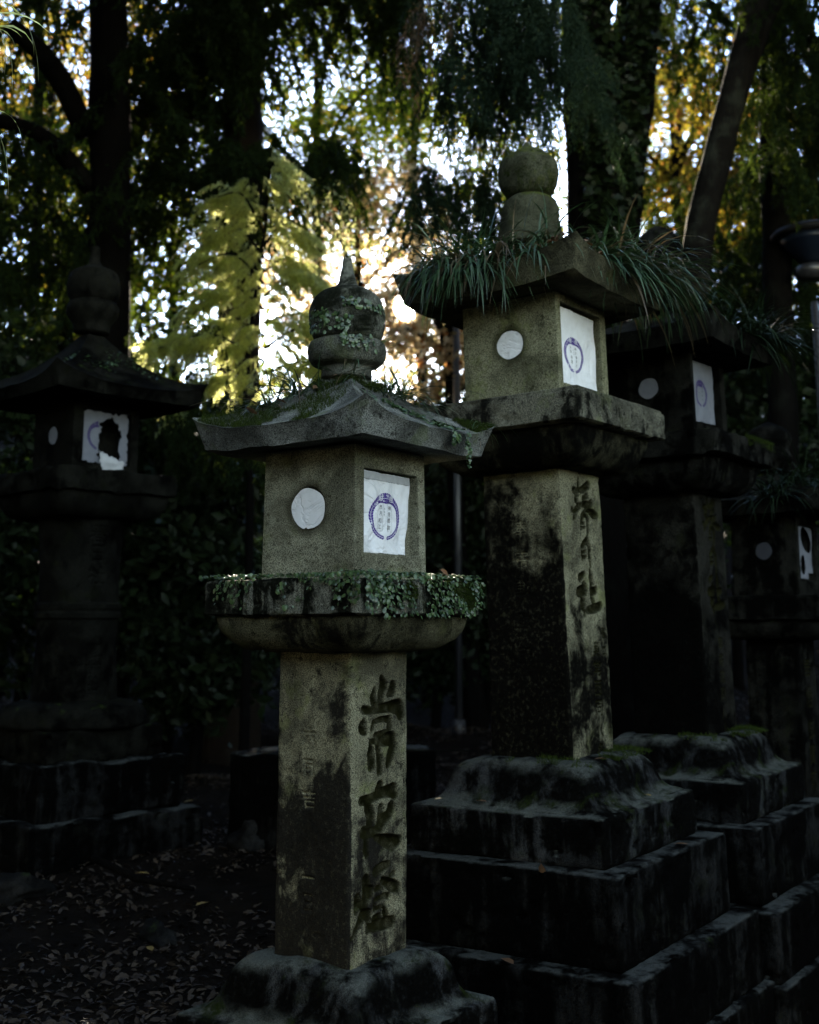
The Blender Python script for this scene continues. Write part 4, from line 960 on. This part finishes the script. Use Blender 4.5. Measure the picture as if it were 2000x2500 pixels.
one_leaf(onb(LR, -.34, .10, .90), .05, 2.4, MAT['deadleaf'], 'brown curled leaf on the left ledge of the jewel-topped lantern base')
one_leaf(onb(LR, -.36, .26, .90), .05, .8, MAT['yellowleaf'], 'yellow leaf further left on the same base ledge')
one_leaf(onb(LR, -.452, -.19, .715), .07, 1.3, MAT['deadleaf'], 'brown leaf hanging on the edge of the second plinth step', tilt=(.2, 1.1))
one_leaf(onb(LR, -.535, -.1, .46), .08, 2.0, MAT['deadleaf'], 'reddish leaf on the lowest visible plinth step at the bottom edge')
one_leaf(onb(LR, .1, -.43, .735), .05, 2.9, MAT['deadleaf'], 'brown leaf on the second plinth step, right side')
for i, (px, py, D, lb) in enumerate(((493, 2220, 3.9, 'yellow leaf on the dark ground left of the front shaft'), (365, 2332, 3.5, 'upright yellow leaf near the bottom left of the ground'), (345, 2150, 4.2, 'small yellow leaf in the middle of the leaf-strewn ground'), (462, 1970, 5.2, 'yellow leaf lying just right of the left lantern plinth'))):
    q = P(px, py, D); t = (q-EYE).normalized()
    for s_ in range(200):
        q = EYE+t*(1.5+s_*.06)
        if q.z < tz(q.x, q.y): break
    one_leaf((q.x, q.y, tz(q.x, q.y)+.02), .075, 1.0+i, MAT['yellowleaf'], lb)
for i, (root, S, x, y, lb) in enumerate(((LF, RF, -.07, -.03, 'brown leaf curled in the fern under the front finial'), (LF, RF, -.12, .02, 'orange-brown leaf on the left slope near the front finial'), (LF, RF, -.18, .10, 'tan leaf on the mossy left slope of the front roof'), (LF, RF, -.24, .16, 'pale leaf low on the mossy left slope of the front roof'), (LF, RF, .14, -.16, 'curled leaf on the right slope of the front roof'), (LR, RR, -.24, -.16, 'brown leaf among ferns left of the bare roof corner'), (LR, RR, -.15, -.22, 'dead leaf beside the jewel neck, right of the bare roof corner'), (LR, RR, .04, -.26, 'dead leaf under the ferns on the right slope of the tall roof'))):
    one_leaf(onb(root, x, y, float(roof_surface(np.array([x]), np.array([y]), S)[0])+.02), .045, i*1.3, MAT['deadleaf'], lb, 'leaves caught on the lantern roofs', tilt=(.5, -.4))
one_leaf(onb(LF, .10, -.285, 1.635), .05, 1.0, MAT['deadleaf'], 'brown leaf standing in the button fern on the front platform', 'leaves caught on the lantern roofs', tilt=(1.2, .3))
# squat stone block behind the front lantern
bk = empty('stone_block', (-.38, 6.15, .0), 'squat empty stone plinth with leaves on top behind the front lantern', 'stone block', None, PHI)
slab('block', .74, .86, .2, MAT['step'], bk, 80, amp=.012)
def rock(px, py, sc, seed, label):
    t = (P(px, py, 5)-EYE).normalized()
    for s_ in range(300):
        q = EYE+t*(1.5+s_*.05)
        if q.z < tz(q.x, q.y): break
    import bmesh
    bm = bmesh.new(); bmesh.ops.create_icosphere(bm, subdivisions=4, radius=1); V = np.array([tuple(v.co) for v in bm.verts]); F = [tuple(v.index for v in f.verts) for f in bm.faces]; bm.free()
    V = V*(1+vnoise(V, 1.3, seed, 4)*.35)[:, None]*np.array(sc); o = mk('rock', V, F, MAT['rock']); o.location = (q.x, q.y, tz(q.x, q.y)+sc[2]*.25); o.rotation_euler = (0, 0, seed)
    return tag(o, label, 'rock', 'rocks on the ground')
rock(622, 2075, (.12, .12, .10), 1, 'rounded mossy rock left of the front shaft')
rock(385, 2300, (.12, .06, .04), 2, 'low flat rock near the bottom left of the ground')
rock(40, 2190, (.16, .12, .07), 4, 'half-buried rock at the left edge of the ground')
rock(1165, 1748, (.10, .1, .16), 6, 'pale upright stone at the back between the two nearest lanterns').active_material = MAT['plat_front']
b = MB(); b.tube([(-1.35, 5.3, .50), (-1.1, 5.0, .48), (-.85, 4.9, .46)], [.018, .014, .008], 8, .2, 3)
tag(b.build('fallen_branch', MAT['bark']), 'thin dead branch lying on the leaf litter', 'branch')
b = MB(); b.tube([(-.1, 5.9, .885), (.05, 5.92, .88), (.3, 6.0, .87)], [.008, .007, .004], 6, .2, 5)
tag(b.build('fallen_twig', MAT['barkpale']), 'pale twig lying across the squat stone block', 'twig')
pz = tz(.47, 11.5)
po = empty('metal_post', (.47, 11.5, pz-.1), 'thin black metal post standing behind the gap between the two nearest lanterns', 'post')
b = MB(); b.tube([(0, 0, 0), (0, 0, 4.0)], .035, 14); b.build('pole', MAT['metal'], po)
b = MB(); b.tube([(0, 0, 0), (0, 0, .18)], [.07, .06], 14); b.build('foot', MAT['metal'], po)
# garden lamp at the right edge
lp = P(1978, 560, 9.0); lz = tz(lp.x, lp.y)
la = empty('garden_lamp', (lp.x, lp.y, lz), 'unlit garden lamp with wide flat disc shade at the right edge', 'lamp')
b = MB(); b.tube([(0, 0, -.1), (0, 0, 3.72)], .028, 12); b.build('pole', MAT['metal'], la)
zt = lp.z-lz
V, F = lathe([(.05, zt-.42), (.12, zt-.40), (.14, zt-.36), (.14, zt-.32), (.10, zt-.30), (.05, zt-.29)], 28, 1, 0); mk('lamp_housing', V, F, MAT['metal'], la)
V, F = lathe([(.05, zt-.29), (.10, zt-.27), (.22, zt-.13), (.25, zt-.08)], 28, 1, 0); mk('lamp_glass', V, F, MAT['lglass'], la)
V, F = lathe([(.05, zt-.09), (.29, zt-.075), (.31, zt-.05), (.28, zt-.02), (.12, zt+.04), (.02, zt+.05)], 36, 1, 0); mk('lamp_shade', V, F, MAT['shade'], la)

# ------------------------------------------------------------------ trees
def gpt(px, py, D):
    q = P(px, py, D); return Vector((q.x, q.y, q.z))
def trunk_pts(pxs, D, r0, r1, ground=True):
    """stem through picture heights (px,py) at distance D, continued down to the ground"""
    pts = [gpt(x, y, D) for x, y in pxs]
    if ground:
        a, b = pts[-2], pts[-1]; g = tz(b.x, b.y)-.15
        k = max(0.0, (b.z-g)); d = (b-a); d = d/abs(d.z) if abs(d.z) > .01 else Vector((0, 0, -1))
        pts.append(b+Vector((d.x*.4*k*.5, d.y*.4*k*.5, -k*.5))); pts.append(b+Vector((d.x*.5*k, d.y*.5*k, -k)))
    return pts[::-1]
def tree(name, label, cat, group, stems, bark, crowns, base=None):
    s0 = stems[0][0][0]
    t = empty(name, tuple(s0), label, cat, group)
    inv = Matrix.Translation(-s0)
    for j, (pts, r0, r1) in enumerate(stems):
        b = MB(); n_ = len(pts); rr = np.linspace(r0, r1, n_)
        pp_ = spline([tuple(p) for p in pts], 8); rr = np.interp(np.linspace(0, 1, len(pp_)), np.linspace(0, 1, n_), rr)
        if j == 0: rr = rr*(1+.6*np.exp(-np.linspace(0, 1, len(pp_))*25))
        b.tube([inv @ Vector(p) for p in pp_], rr, 18, .12, 5+j); b.build('trunk' if j == 0 else 'limb', bark, t)
    for (V, F, m_, nm) in crowns: mk(nm, V-np.array(s0), F, m_, t)
    return t
def far_limb(a, b_, r0, r1): return ([Vector(a), (Vector(a)*.5+Vector(b_)*.5)+Vector((0, 0, .15)), Vector(b_)], r0, r1)
def drop(V, F, k, per):
    keep = np.repeat(k, per); idx = np.cumsum(keep)-1; V2 = V[keep]; F2 = F[keep[F[:, 0]]]; return V2, idx[F2]

# broadleaf trees behind: (px, py, D, radius px, n, leaf size, material, label, trunk px offset)
BR = [(770, 230, 15, 330, 5200, .085, 'leafgreen', 'broadleaf tree filling the upper middle left with small backlit leaves'),
      (1010, 420, 17, 300, 5200, .095, 'leafgreen', 'broadleaf tree behind the jewel-topped lantern, low thin branches'),
      (1000, 60, 22, 380, 4200, .13, 'leafgreen', 'tallest far broadleaf tree at the top centre'),
      (1640, 330, 16, 230, 3600, .10, 'leafgold', 'golden autumn tree between the forked and leaning trunks'),
      (1760, 520, 18, 260, 3600, .11, 'leafgold', 'yellow autumn tree right of the leaning trunk'),
      (1640, 60, 19, 300, 2600, .12, 'leafgreen', 'far broadleaf tree above the golden one'),
      (130, 160, 18, 330, 5600, .11, 'leafgold', 'yellowish tree at the top left behind the curved limbs'),
      (120, 560, 15, 330, 6500, .09, 'leafgreen', 'green tree behind the roof of the left lantern'),
      (870, 650, 15, 270, 9000, .075, 'leafcream', 'russet-leaved tree glowing right behind the front finial'),
      (1090, 800, 12, 190, 4200, .07, 'leafcream', 'low russet bush-like tree under the sun'),
      (420, 560, 17, 280, 4200, .10, 'leafgreen', 'broadleaf tree showing left of the sunlit young cedar'),
      (1930, 420, 14, 260, 6500, .085, 'leafgold', 'dim autumn tree at the right edge')]
for i, (px, py, D, rp, n_, sz, mt, lb) in enumerate(BR):
    c = P(px, py, D); R = rp/FPX*D
    p_ = blob(c, (R*1.1, R*.9, R*1.0), int(n_*(2.0 if px < 500 or px > 1880 else 1.55)), 300+i, .3, 60, .17)
    k = sun_clear(p_, (.62 if mt == 'leafcream' else .28), i, rad=.16, rad2=1); p_ = p_[k]
    V, F = leaves(p_, sz, 400+i)
    g = tz(c.x, c.y); st = [([Vector((c.x+.3, c.y, g-.2)), Vector((c.x+.1, c.y, g+(c.z-g)*.5)), Vector((c.x, c.y, c.z+R*.6))], .13, .03)]
    rr_ = random.Random(i)
    for j in range(6):
        a = rr_.uniform(0, 6.28); z0 = c.z-R*rr_.uniform(.1, .8); st.append(far_limb((c.x, c.y, z0), (c.x+R*.9*math.cos(a), c.y+R*.7*math.sin(a), z0+R*rr_.uniform(.2, .9)), .045, .012))
    tree('broadleaf_tree', lb, 'tree', 'leafy trees in the background', st, MAT['bark'], [(V, F, MAT[mt], 'crown')])

# big trunks and conifers
def spray_crown(boxes, seed, L, tw, leaf, droop, lw, ll, mat):
    roots, dirs = [], []; r = np.random.default_rng(seed)
    for (px0, px1, py0, py1, D, n_, dx, dz) in boxes:
        for _ in range(n_):
            q = P(r.uniform(px0, px1), r.uniform(py0, py1), D*r.uniform(.9, 1.12)); roots.append(tuple(q)); dirs.append((dx+r.normal(0, .5), r.normal(-.2, .5), dz+r.normal(0, .25)))
    V, F = sprays(roots, dirs, L, seed, tw, leaf, droop, lw, ll)
    return V, F, mat, 'foliage'
def near_sun(V, F, rad): # open the gap round the sun in a spray crown
    tri = V.reshape(-1, 3, 3); k = sun_clear(tri.mean(1), 0, 1, rad=rad); V = tri[k].reshape(-1, 3); return V, np.arange(len(V)).reshape(-1, 3)
CG = 'conifers round the lanterns'
st = [(trunk_pts([(262, -900), (265, 0), (268, 600)], 9, .175, .155), .175, .15),
      far_limb(P(215, 330, 9), P(20, 60, 8.6), .10, .07), far_limb(P(225, 460, 9), P(-20, 290, 8.6), .08, .05)]
cr = [spray_crown([(-40, 330, -150, 200, 9.6, 60, 0, -.2), (-60, 220, 300, 900, 9.6, 150, 0, -.3), (300, 520, -120, 330, 9.8, 130, .2, -.3)], 501, .8, 20, 6, 1.3, .026, .06, MAT['cedar'])]
tree('cedar_tree', 'big straight black cedar trunk rising behind the left lantern', 'tree', CG, st, MAT['bark'], cr)
st = [(trunk_pts([(598, -900), (596, 0), (590, 420)], 10.5, .27, .2), .215, .17),
      far_limb(P(570, 290, 10.4), P(320, 300, 10.0), .13, .10), far_limb(P(640, 80, 10.4), P(830, 10, 10.2), .06, .03), far_limb(P(600, 420, 10.4), P(850, 500, 9.9), .05, .02)]
cr = [spray_crown([(400, 660, -120, 150, 9.8, 170, 0, -.3), (300, 660, 330, 520, 9.6, 170, 0, -.4), (560, 840, 330, 470, 9.3, 130, .3, -.5), (640, 1020, -120, 60, 10, 130, .4, -.4)], 502, .7, 20, 6, 1.4, .024, .055, MAT['cedar']),
      spray_crown([(640, 850, 400, 560, 9.0, 26, .4, -.6)], 503, .55, 20, 7, 1.6, .010, .034, MAT['cedarlit'])]
def thin(V, F, keep):
    tri = V.reshape(-1, 3, 3); k = sun_clear(tri.mean(1), keep, 7, rad=.3, rad2=1); V = tri[k].reshape(-1, 3); return V, np.arange(len(V)).reshape(-1, 3)
cr = [(*thin(V, F, .25), m_, nm) for V, F, m_, nm in cr]
tree('cedar_tree', 'thick cedar with bare pale bark showing beside hanging green sprays', 'tree', CG, st, MAT['barkcedar'], cr)
# forked double trunk, right
q0 = trunk_pts([(1420, -900), (1435, 0), (1450, 500), (1470, 900)], 8.6, .2, .2)
st = [(q0, .25, .17), (trunk_pts([(1600, -900), (1560, 0), (1510, 450), (1490, 760)], 8.7, .2, .2, False), .2, .165)]
cr = [spray_crown([(1060, 1300, -120, 200, 7.2, 150, -.1, -.7), (1180, 1400, -100, 150, 7.0, 110, .1, -.7), (1020, 1240, 380, 470, 8.0, 80, 0, -.9)], 504, .62, 24, 8, 1.8, .011, .036, MAT['cedarblue']),
      spray_crown([(1100, 1330, 120, 300, 7.6, 34, 0, -1.1)], 505, .55, 20, 7, 1.6, .009, .032, MAT['cedar']),
      spray_crown([(1375, 1460, 100, 260, 6.0, 26, .35, -.9)], 506, .45, 24, 8, 1.2, .007, .026, MAT['cedarblue']),
      spray_crown([(1020, 1120, -60, 60, 7.0, 14, 0, -1.2)], 507, .6, 20, 7, 1.6, .009, .03, MAT['cedardry'])]
cr = [(*near_sun(V, F, .30), m_, nm) for V, F, m_, nm in cr]
tree('cedar_tree', 'forked double trunk behind the jewel with blue-green sprays hanging to its left', 'tree', CG, st, MAT['bark'], cr)
# ivy on the forked trunk
ivy = []
for (x0, y0, x1, y1, D) in ((1420, -50, 1470, 900, 8.4), (1475, -50, 1480, 900, 8.4), (1590, -50, 1520, 650, 8.5), (1540, -50, 1500, 700, 8.5)):
    r = np.random.default_rng(int(x0)); t = r.random(900); px_v = x0+(x1-x0)*t+r.normal(0, 14, 900); py_v = y0+(y1-y0)*t
    for a_, b_ in zip(px_v, py_v): ivy.append(tuple(P(a_, b_, D+r.normal(0, .04))))
V, F = leaves(np.array(ivy), .07, 510, .8)
tag(mk('climbing_ivy', V, F, MAT['leafdark']), 'dark ivy climbing the forked trunk behind the jewel', 'ivy')
st = [(trunk_pts([(1960, -450), (1850, 0), (1765, 330), (1700, 640)], 8.0, .17, .13), .125, .085), far_limb(P(1800, 240, 8), P(1980, -100, 8.2), .06, .03)]
tree('leaning_tree', 'leaning trunk with pale patches crossing in front of the golden leaves', 'tree', None, st, MAT['barkpale'], [])
st = [(trunk_pts([(1880, -900), (1885, 0), (1895, 600)], 9.2, .12, .11), .12, .105)]
cr = [spray_crown([(1840, 2080, -100, 380, 8.8, 170, 0, -.5), (1820, 2120, 330, 900, 11.0, 330, 0, -.5), (1560, 1860, 380, 560, 12.0, 70, 0, -.5), (1600, 1900, -120, 160, 11, 110, 0, -.5), (1500, 1900, 560, 800, 11.5, 90, 0, -.5)], 508, .65, 20, 7, 1.4, .018, .05, MAT['cedar'])]
tree('cedar_tree', 'dark straight trunk beside the garden lamp at the right', 'tree', CG, st, MAT['bark'], cr)
st = [(trunk_pts([(100, -900), (96, 0), (92, 500)], 12, .06, .05), .06, .05)]
tree('thin_tree', 'thin dark stem left of the big black trunk', 'tree', None, st, MAT['bark'], [])
# the young sunlit cedar
cy = P(612, 1150, 8.2); st = [([Vector((cy.x, cy.y, tz(cy.x, cy.y)-.1)), Vector((cy.x, cy.y, 2.3)), Vector((cy.x-.05, cy.y, 3.2)), P(655, 505, 8.1)], .035, .008)]
r = np.random.default_rng(61); roots, dirs = [], []
for k_ in range(15):
    t = k_/14; a = P(645, 505+t*440, 8.1); side = 1 if k_ % 2 else -1; ln = (.22+.62*t)*(.75+.3*r.random())
    e_ = a+Vector((side*ln*.85, r.normal(0, .35)-.1, .12-.20*t)); st.append(far_limb(a, e_, .012, .004))
    for j in range(int(24+50*t)):
        u = r.random()**.9; roots.append(tuple(a*(1-u)+e_*u+Vector((r.normal(0, .03), r.normal(0, .10), .15*u*(1-u)*4+r.normal(0, .012))))); dirs.append((side*1.0+r.normal(0, .3), r.normal(0, .6), -.10+r.normal(0, .15)))
V, F = sprays(roots, dirs, .23, 62, 14, 5, 1.1, .012, .034); V, F = near_sun(V, F, .3)
V3, F3, _, _ = spray_crown([(400, 860, 900, 1120, 8.2, 70, 0, -.6), (380, 520, 700, 1000, 8.6, 40, -.2, -.6)], 63, .4, 16, 6, 1.5, .014, .038, None); V3, F3 = near_sun(V3, F3, .3)
tree('young_cedar', 'young cedar lit bright yellow-green by the sun left of the front finial', 'tree', None, st, MAT['bark'], [(V, F, MAT['cedarlit'], 'foliage'), (V3, F3, MAT['cedar'], 'lower_foliage')])
# overhanging twig at the very top left, close to the camera
b = MB(); a = P(-20, 60, 3.2); r = np.random.default_rng(8)
V, F = blades([tuple(a+Vector((r.normal(0, .03), 0, r.normal(0, .05)))) for _ in range(14)], [(1, 0, -.2+r.normal(0, .4)) for _ in range(14)], .20, .009, 3.0, 9)
V2, F2 = blades([tuple(P(-15, 300, 3.2)+Vector((r.normal(0, .01), 0, r.normal(0, .04)))) for _ in range(5)], [(1, 0, -.9+r.normal(0, .4)) for _ in range(5)], .18, .009, 3.0, 19)
tag(mk('overhanging_twig', np.concatenate([V, V2]), np.concatenate([F, F2+len(V)]), MAT['cedarlit']), 'narrow green leaves hanging into the top left corner close to the camera', 'twig')

# dark evergreen shrubs filling the back below the canopy
SB = [(420, 1250, 9.5, 260, 300, 9000), (180, 1350, 10.5, 300, 320, 9000), (560, 1480, 11.5, 240, 260, 6000), (1040, 1250, 13.5, 230, 300, 6500), (1250, 1000, 13, 240, 260, 5000), (1600, 1000, 12, 300, 330, 8000),
      (1900, 1100, 10.5, 280, 380, 8000), (720, 1150, 14, 300, 260, 6000), (-60, 1150, 9, 260, 360, 6000), (1450, 1400, 13, 260, 200, 4500), (330, 960, 12, 200, 200, 4000), (1760, 800, 13, 200, 240, 5000), (480, 1500, 9.0, 200, 260, 8000), (1060, 1500, 12.2, 170, 200, 7000), (1180, 1350, 12.6, 150, 300, 7000), (880, 1400, 13, 260, 260, 7000)]
SL = ['dark evergreen shrub between the left lantern and the young cedar', 'black evergreen mass behind the left lantern shaft', 'low dark shrub behind the squat stone block', 'dark shrub seen through the gap between the two nearest lanterns', 'dark evergreen behind the tall lantern window', 'evergreen shrub behind the dark lantern', 'dense dark shrub behind the low right lantern',
      'dark shrub behind the front lantern window', 'evergreen shrub cut by the left edge', 'low shrub behind the tall shafts', 'dark evergreen under the young cedar sprays', 'evergreen below the golden leaves', 'black shrub left of the front shaft, above the leaf litter', 'low dark shrub at the foot of the metal post', 'dark shrub right of the metal post', 'dark shrub hidden behind the front lantern shaft']
for i, (px, py, D, rx, rz, n_) in enumerate(SB):
    c = P(px, py, D); Rx = rx/FPX*D; Rz = rz/FPX*D
    p_ = blob(c, (Rx, Rx*.7, Rz), n_, 700+i, .3, 40, .2); k = p_[:, 2] > terrain(p_[:, 0], p_[:, 1]); p_ = p_[k]; p_ = p_[sun_clear(p_, .7, i, rad=.3, rad2=1)]
    V, F = leaves(p_, .10, 720+i, .5); g = tz(c.x, c.y)
    tree('evergreen_shrub', SL[i], 'shrub', 'dark shrubs under the trees', [([Vector((c.x, c.y, g-.1)), Vector((c.x+.05, c.y, g+.5*(c.z-g))), Vector((c.x, c.y, c.z+Rz*.4))], .06, .02)], MAT['bark'], [(V, F, MAT['leafdark'], 'foliage')])

# more of the wood: a far mass of trees beyond the hill and unseen trees added round the camera to block low sky light
r = np.random.default_rng(90); n = 90000
D_ = r.uniform(24, 36, n); pxx = r.uniform(-500, 2500, n); pyy = r.uniform(-350, 1150, n)
c_, s_ = math.cos(PITCH), math.sin(PITCH)
vy = c_-(1000-pyy)/FPX*s_; vz = s_+(1000-pyy)/FPX*c_
p_ = np.column_stack([(pxx-1000)/FPX/vy*D_, D_, 1.5+vz/vy*D_])
k = vnoise(p_*np.array([1, .5, 1]), .42, 70, 4) > np.interp(p_[:, 2], [6, 9, 14], [-.7, -.25, .3]); p_ = p_[k]
p_ = p_[sun_clear(p_, .12, 3, rad=.3, rad2=1)]
V, F = leaves(p_, .20, 91)
tag(mk('far_woods', V, F, MAT['leafgreen']), 'hazy mass of leaves of the wood beyond the rise', 'woods', None, 'stuff')
bt = []
for i, (x, y, hgt, rr_, kk) in enumerate(((-6, -7, 7.5, 3.2, 0), (-1.5, -10, 5.0, 3.0, 1), (3.5, -10.5, 4.2, 2.8, 0), (-7.5, -1.5, 8, 3.0, 1), (-9, 5, 8, 3.2, 0), (9.5, -6, 3.6, 2.4, 1), (11, 0, 3.6, 2.4, 0), (11.5, 6, 4.6, 2.6, 1), (10, 13, 7, 3, 0))):
    g = tz(x, y); p_ = blob((x, y, g+hgt*.55), (rr_, rr_, hgt*.5), 5200, 930+i, .35, 40, .24); p_ = p_[p_[:, 2] > g]
    V, F = leaves(p_, .42, 950+i, .6)
    lab = ['evergreen tree across the path behind the viewer', 'second evergreen across the path, behind the viewer', 'evergreen behind the viewer to the right', 'evergreen at the far left of the clearing', 'evergreen left of the shadowed lantern, outside the view', 'low evergreen right behind the viewer', 'evergreen on the right bank of the path', 'evergreen further up the right bank', 'tall evergreen up the path on the right'][i]
    tree('evergreen_tree', lab, 'tree', 'evergreens round the path', [([Vector((x, y, g-.2)), Vector((x+.1, y, g+hgt*.4)), Vector((x, y+.1, g+hgt*.85))], .22, .05)], MAT['bark'], [(V, F, MAT['leafdark'], 'crown')])
# unseen evergreen canopy added above the picture to cut light on bank and far row
for i, (x, y, z, rr_, n_) in enumerate(((-4.2, 3.0, 6.2, 3.0, 5200), (-2.6, 6.8, 8.2, 3.0, 5200), (2.2, 8.6, 8.6, 3.2, 5200), (5.2, 7.5, 6.6, 2.8, 5200), (-.2, 9.5, 9.6, 3.2, 5200), (-7.5, 7, 8, 3.2, 4200))):
    g = tz(x, y); p_ = blob((x, y, z), (rr_, rr_, 1.3), n_, 970+i, .2, 60, .2); k = (p_[:, 2]-1.5)/np.maximum(p_[:, 1], .1) > .68; p_ = p_[k | (p_[:, 1] < 0)]
    V, F = leaves(p_, .30, 980+i, .7)
    lab = ['tall evergreen reaching over the bank on the left', 'high evergreen crown above the left lantern', 'high evergreen crown above the dark lantern', 'high evergreen crown above the right edge', 'high evergreen crown above the young cedar', 'tall evergreen far to the left'][i]
    bx = x+(2.5 if x > 4 else -2.2 if x < -2 else 3.4 if x > 0 else -4.4); by = y+(1.5 if x > 4 else 3.5)
    gb = tz(bx, by)
    tree('evergreen_tree', lab, 'tree', 'tall evergreens closing overhead', [([Vector((bx, by, gb-.2)), Vector((bx*.7+x*.3, by*.7+y*.3, z*.6)), Vector((x, y, z+.3))], .16, .05)], MAT['bark'], [(V, F, MAT['leafdark'], 'crown')])
r = np.random.default_rng(95); n = 52000; az = r.choice([-1, 1], n)*r.uniform(.42, 1.5, n); D_ = r.uniform(15, 30, n); z = r.uniform(.3, 1, n)**1.2*15
p_ = np.column_stack([D_*np.sin(az), D_*np.cos(az), z]); c = np.hypot(p_[:, 0]+0*az, p_[:, 1])
fr = np.abs(p_[:, 0])/np.maximum(p_[:, 1], .1) > .44; k = fr & (vnoise(p_, .35, 71, 3) > -.55+z*.03) & (p_[:, 2] > terrain(p_[:, 0], p_[:, 1])-.2); p_ = p_[k]
V, F = leaves(p_, .42, 96); tag(mk('side_woods', V, F, MAT['leafdark']), 'dark mass of woods closing both sides of the clearing', 'woods', None, 'stuff')
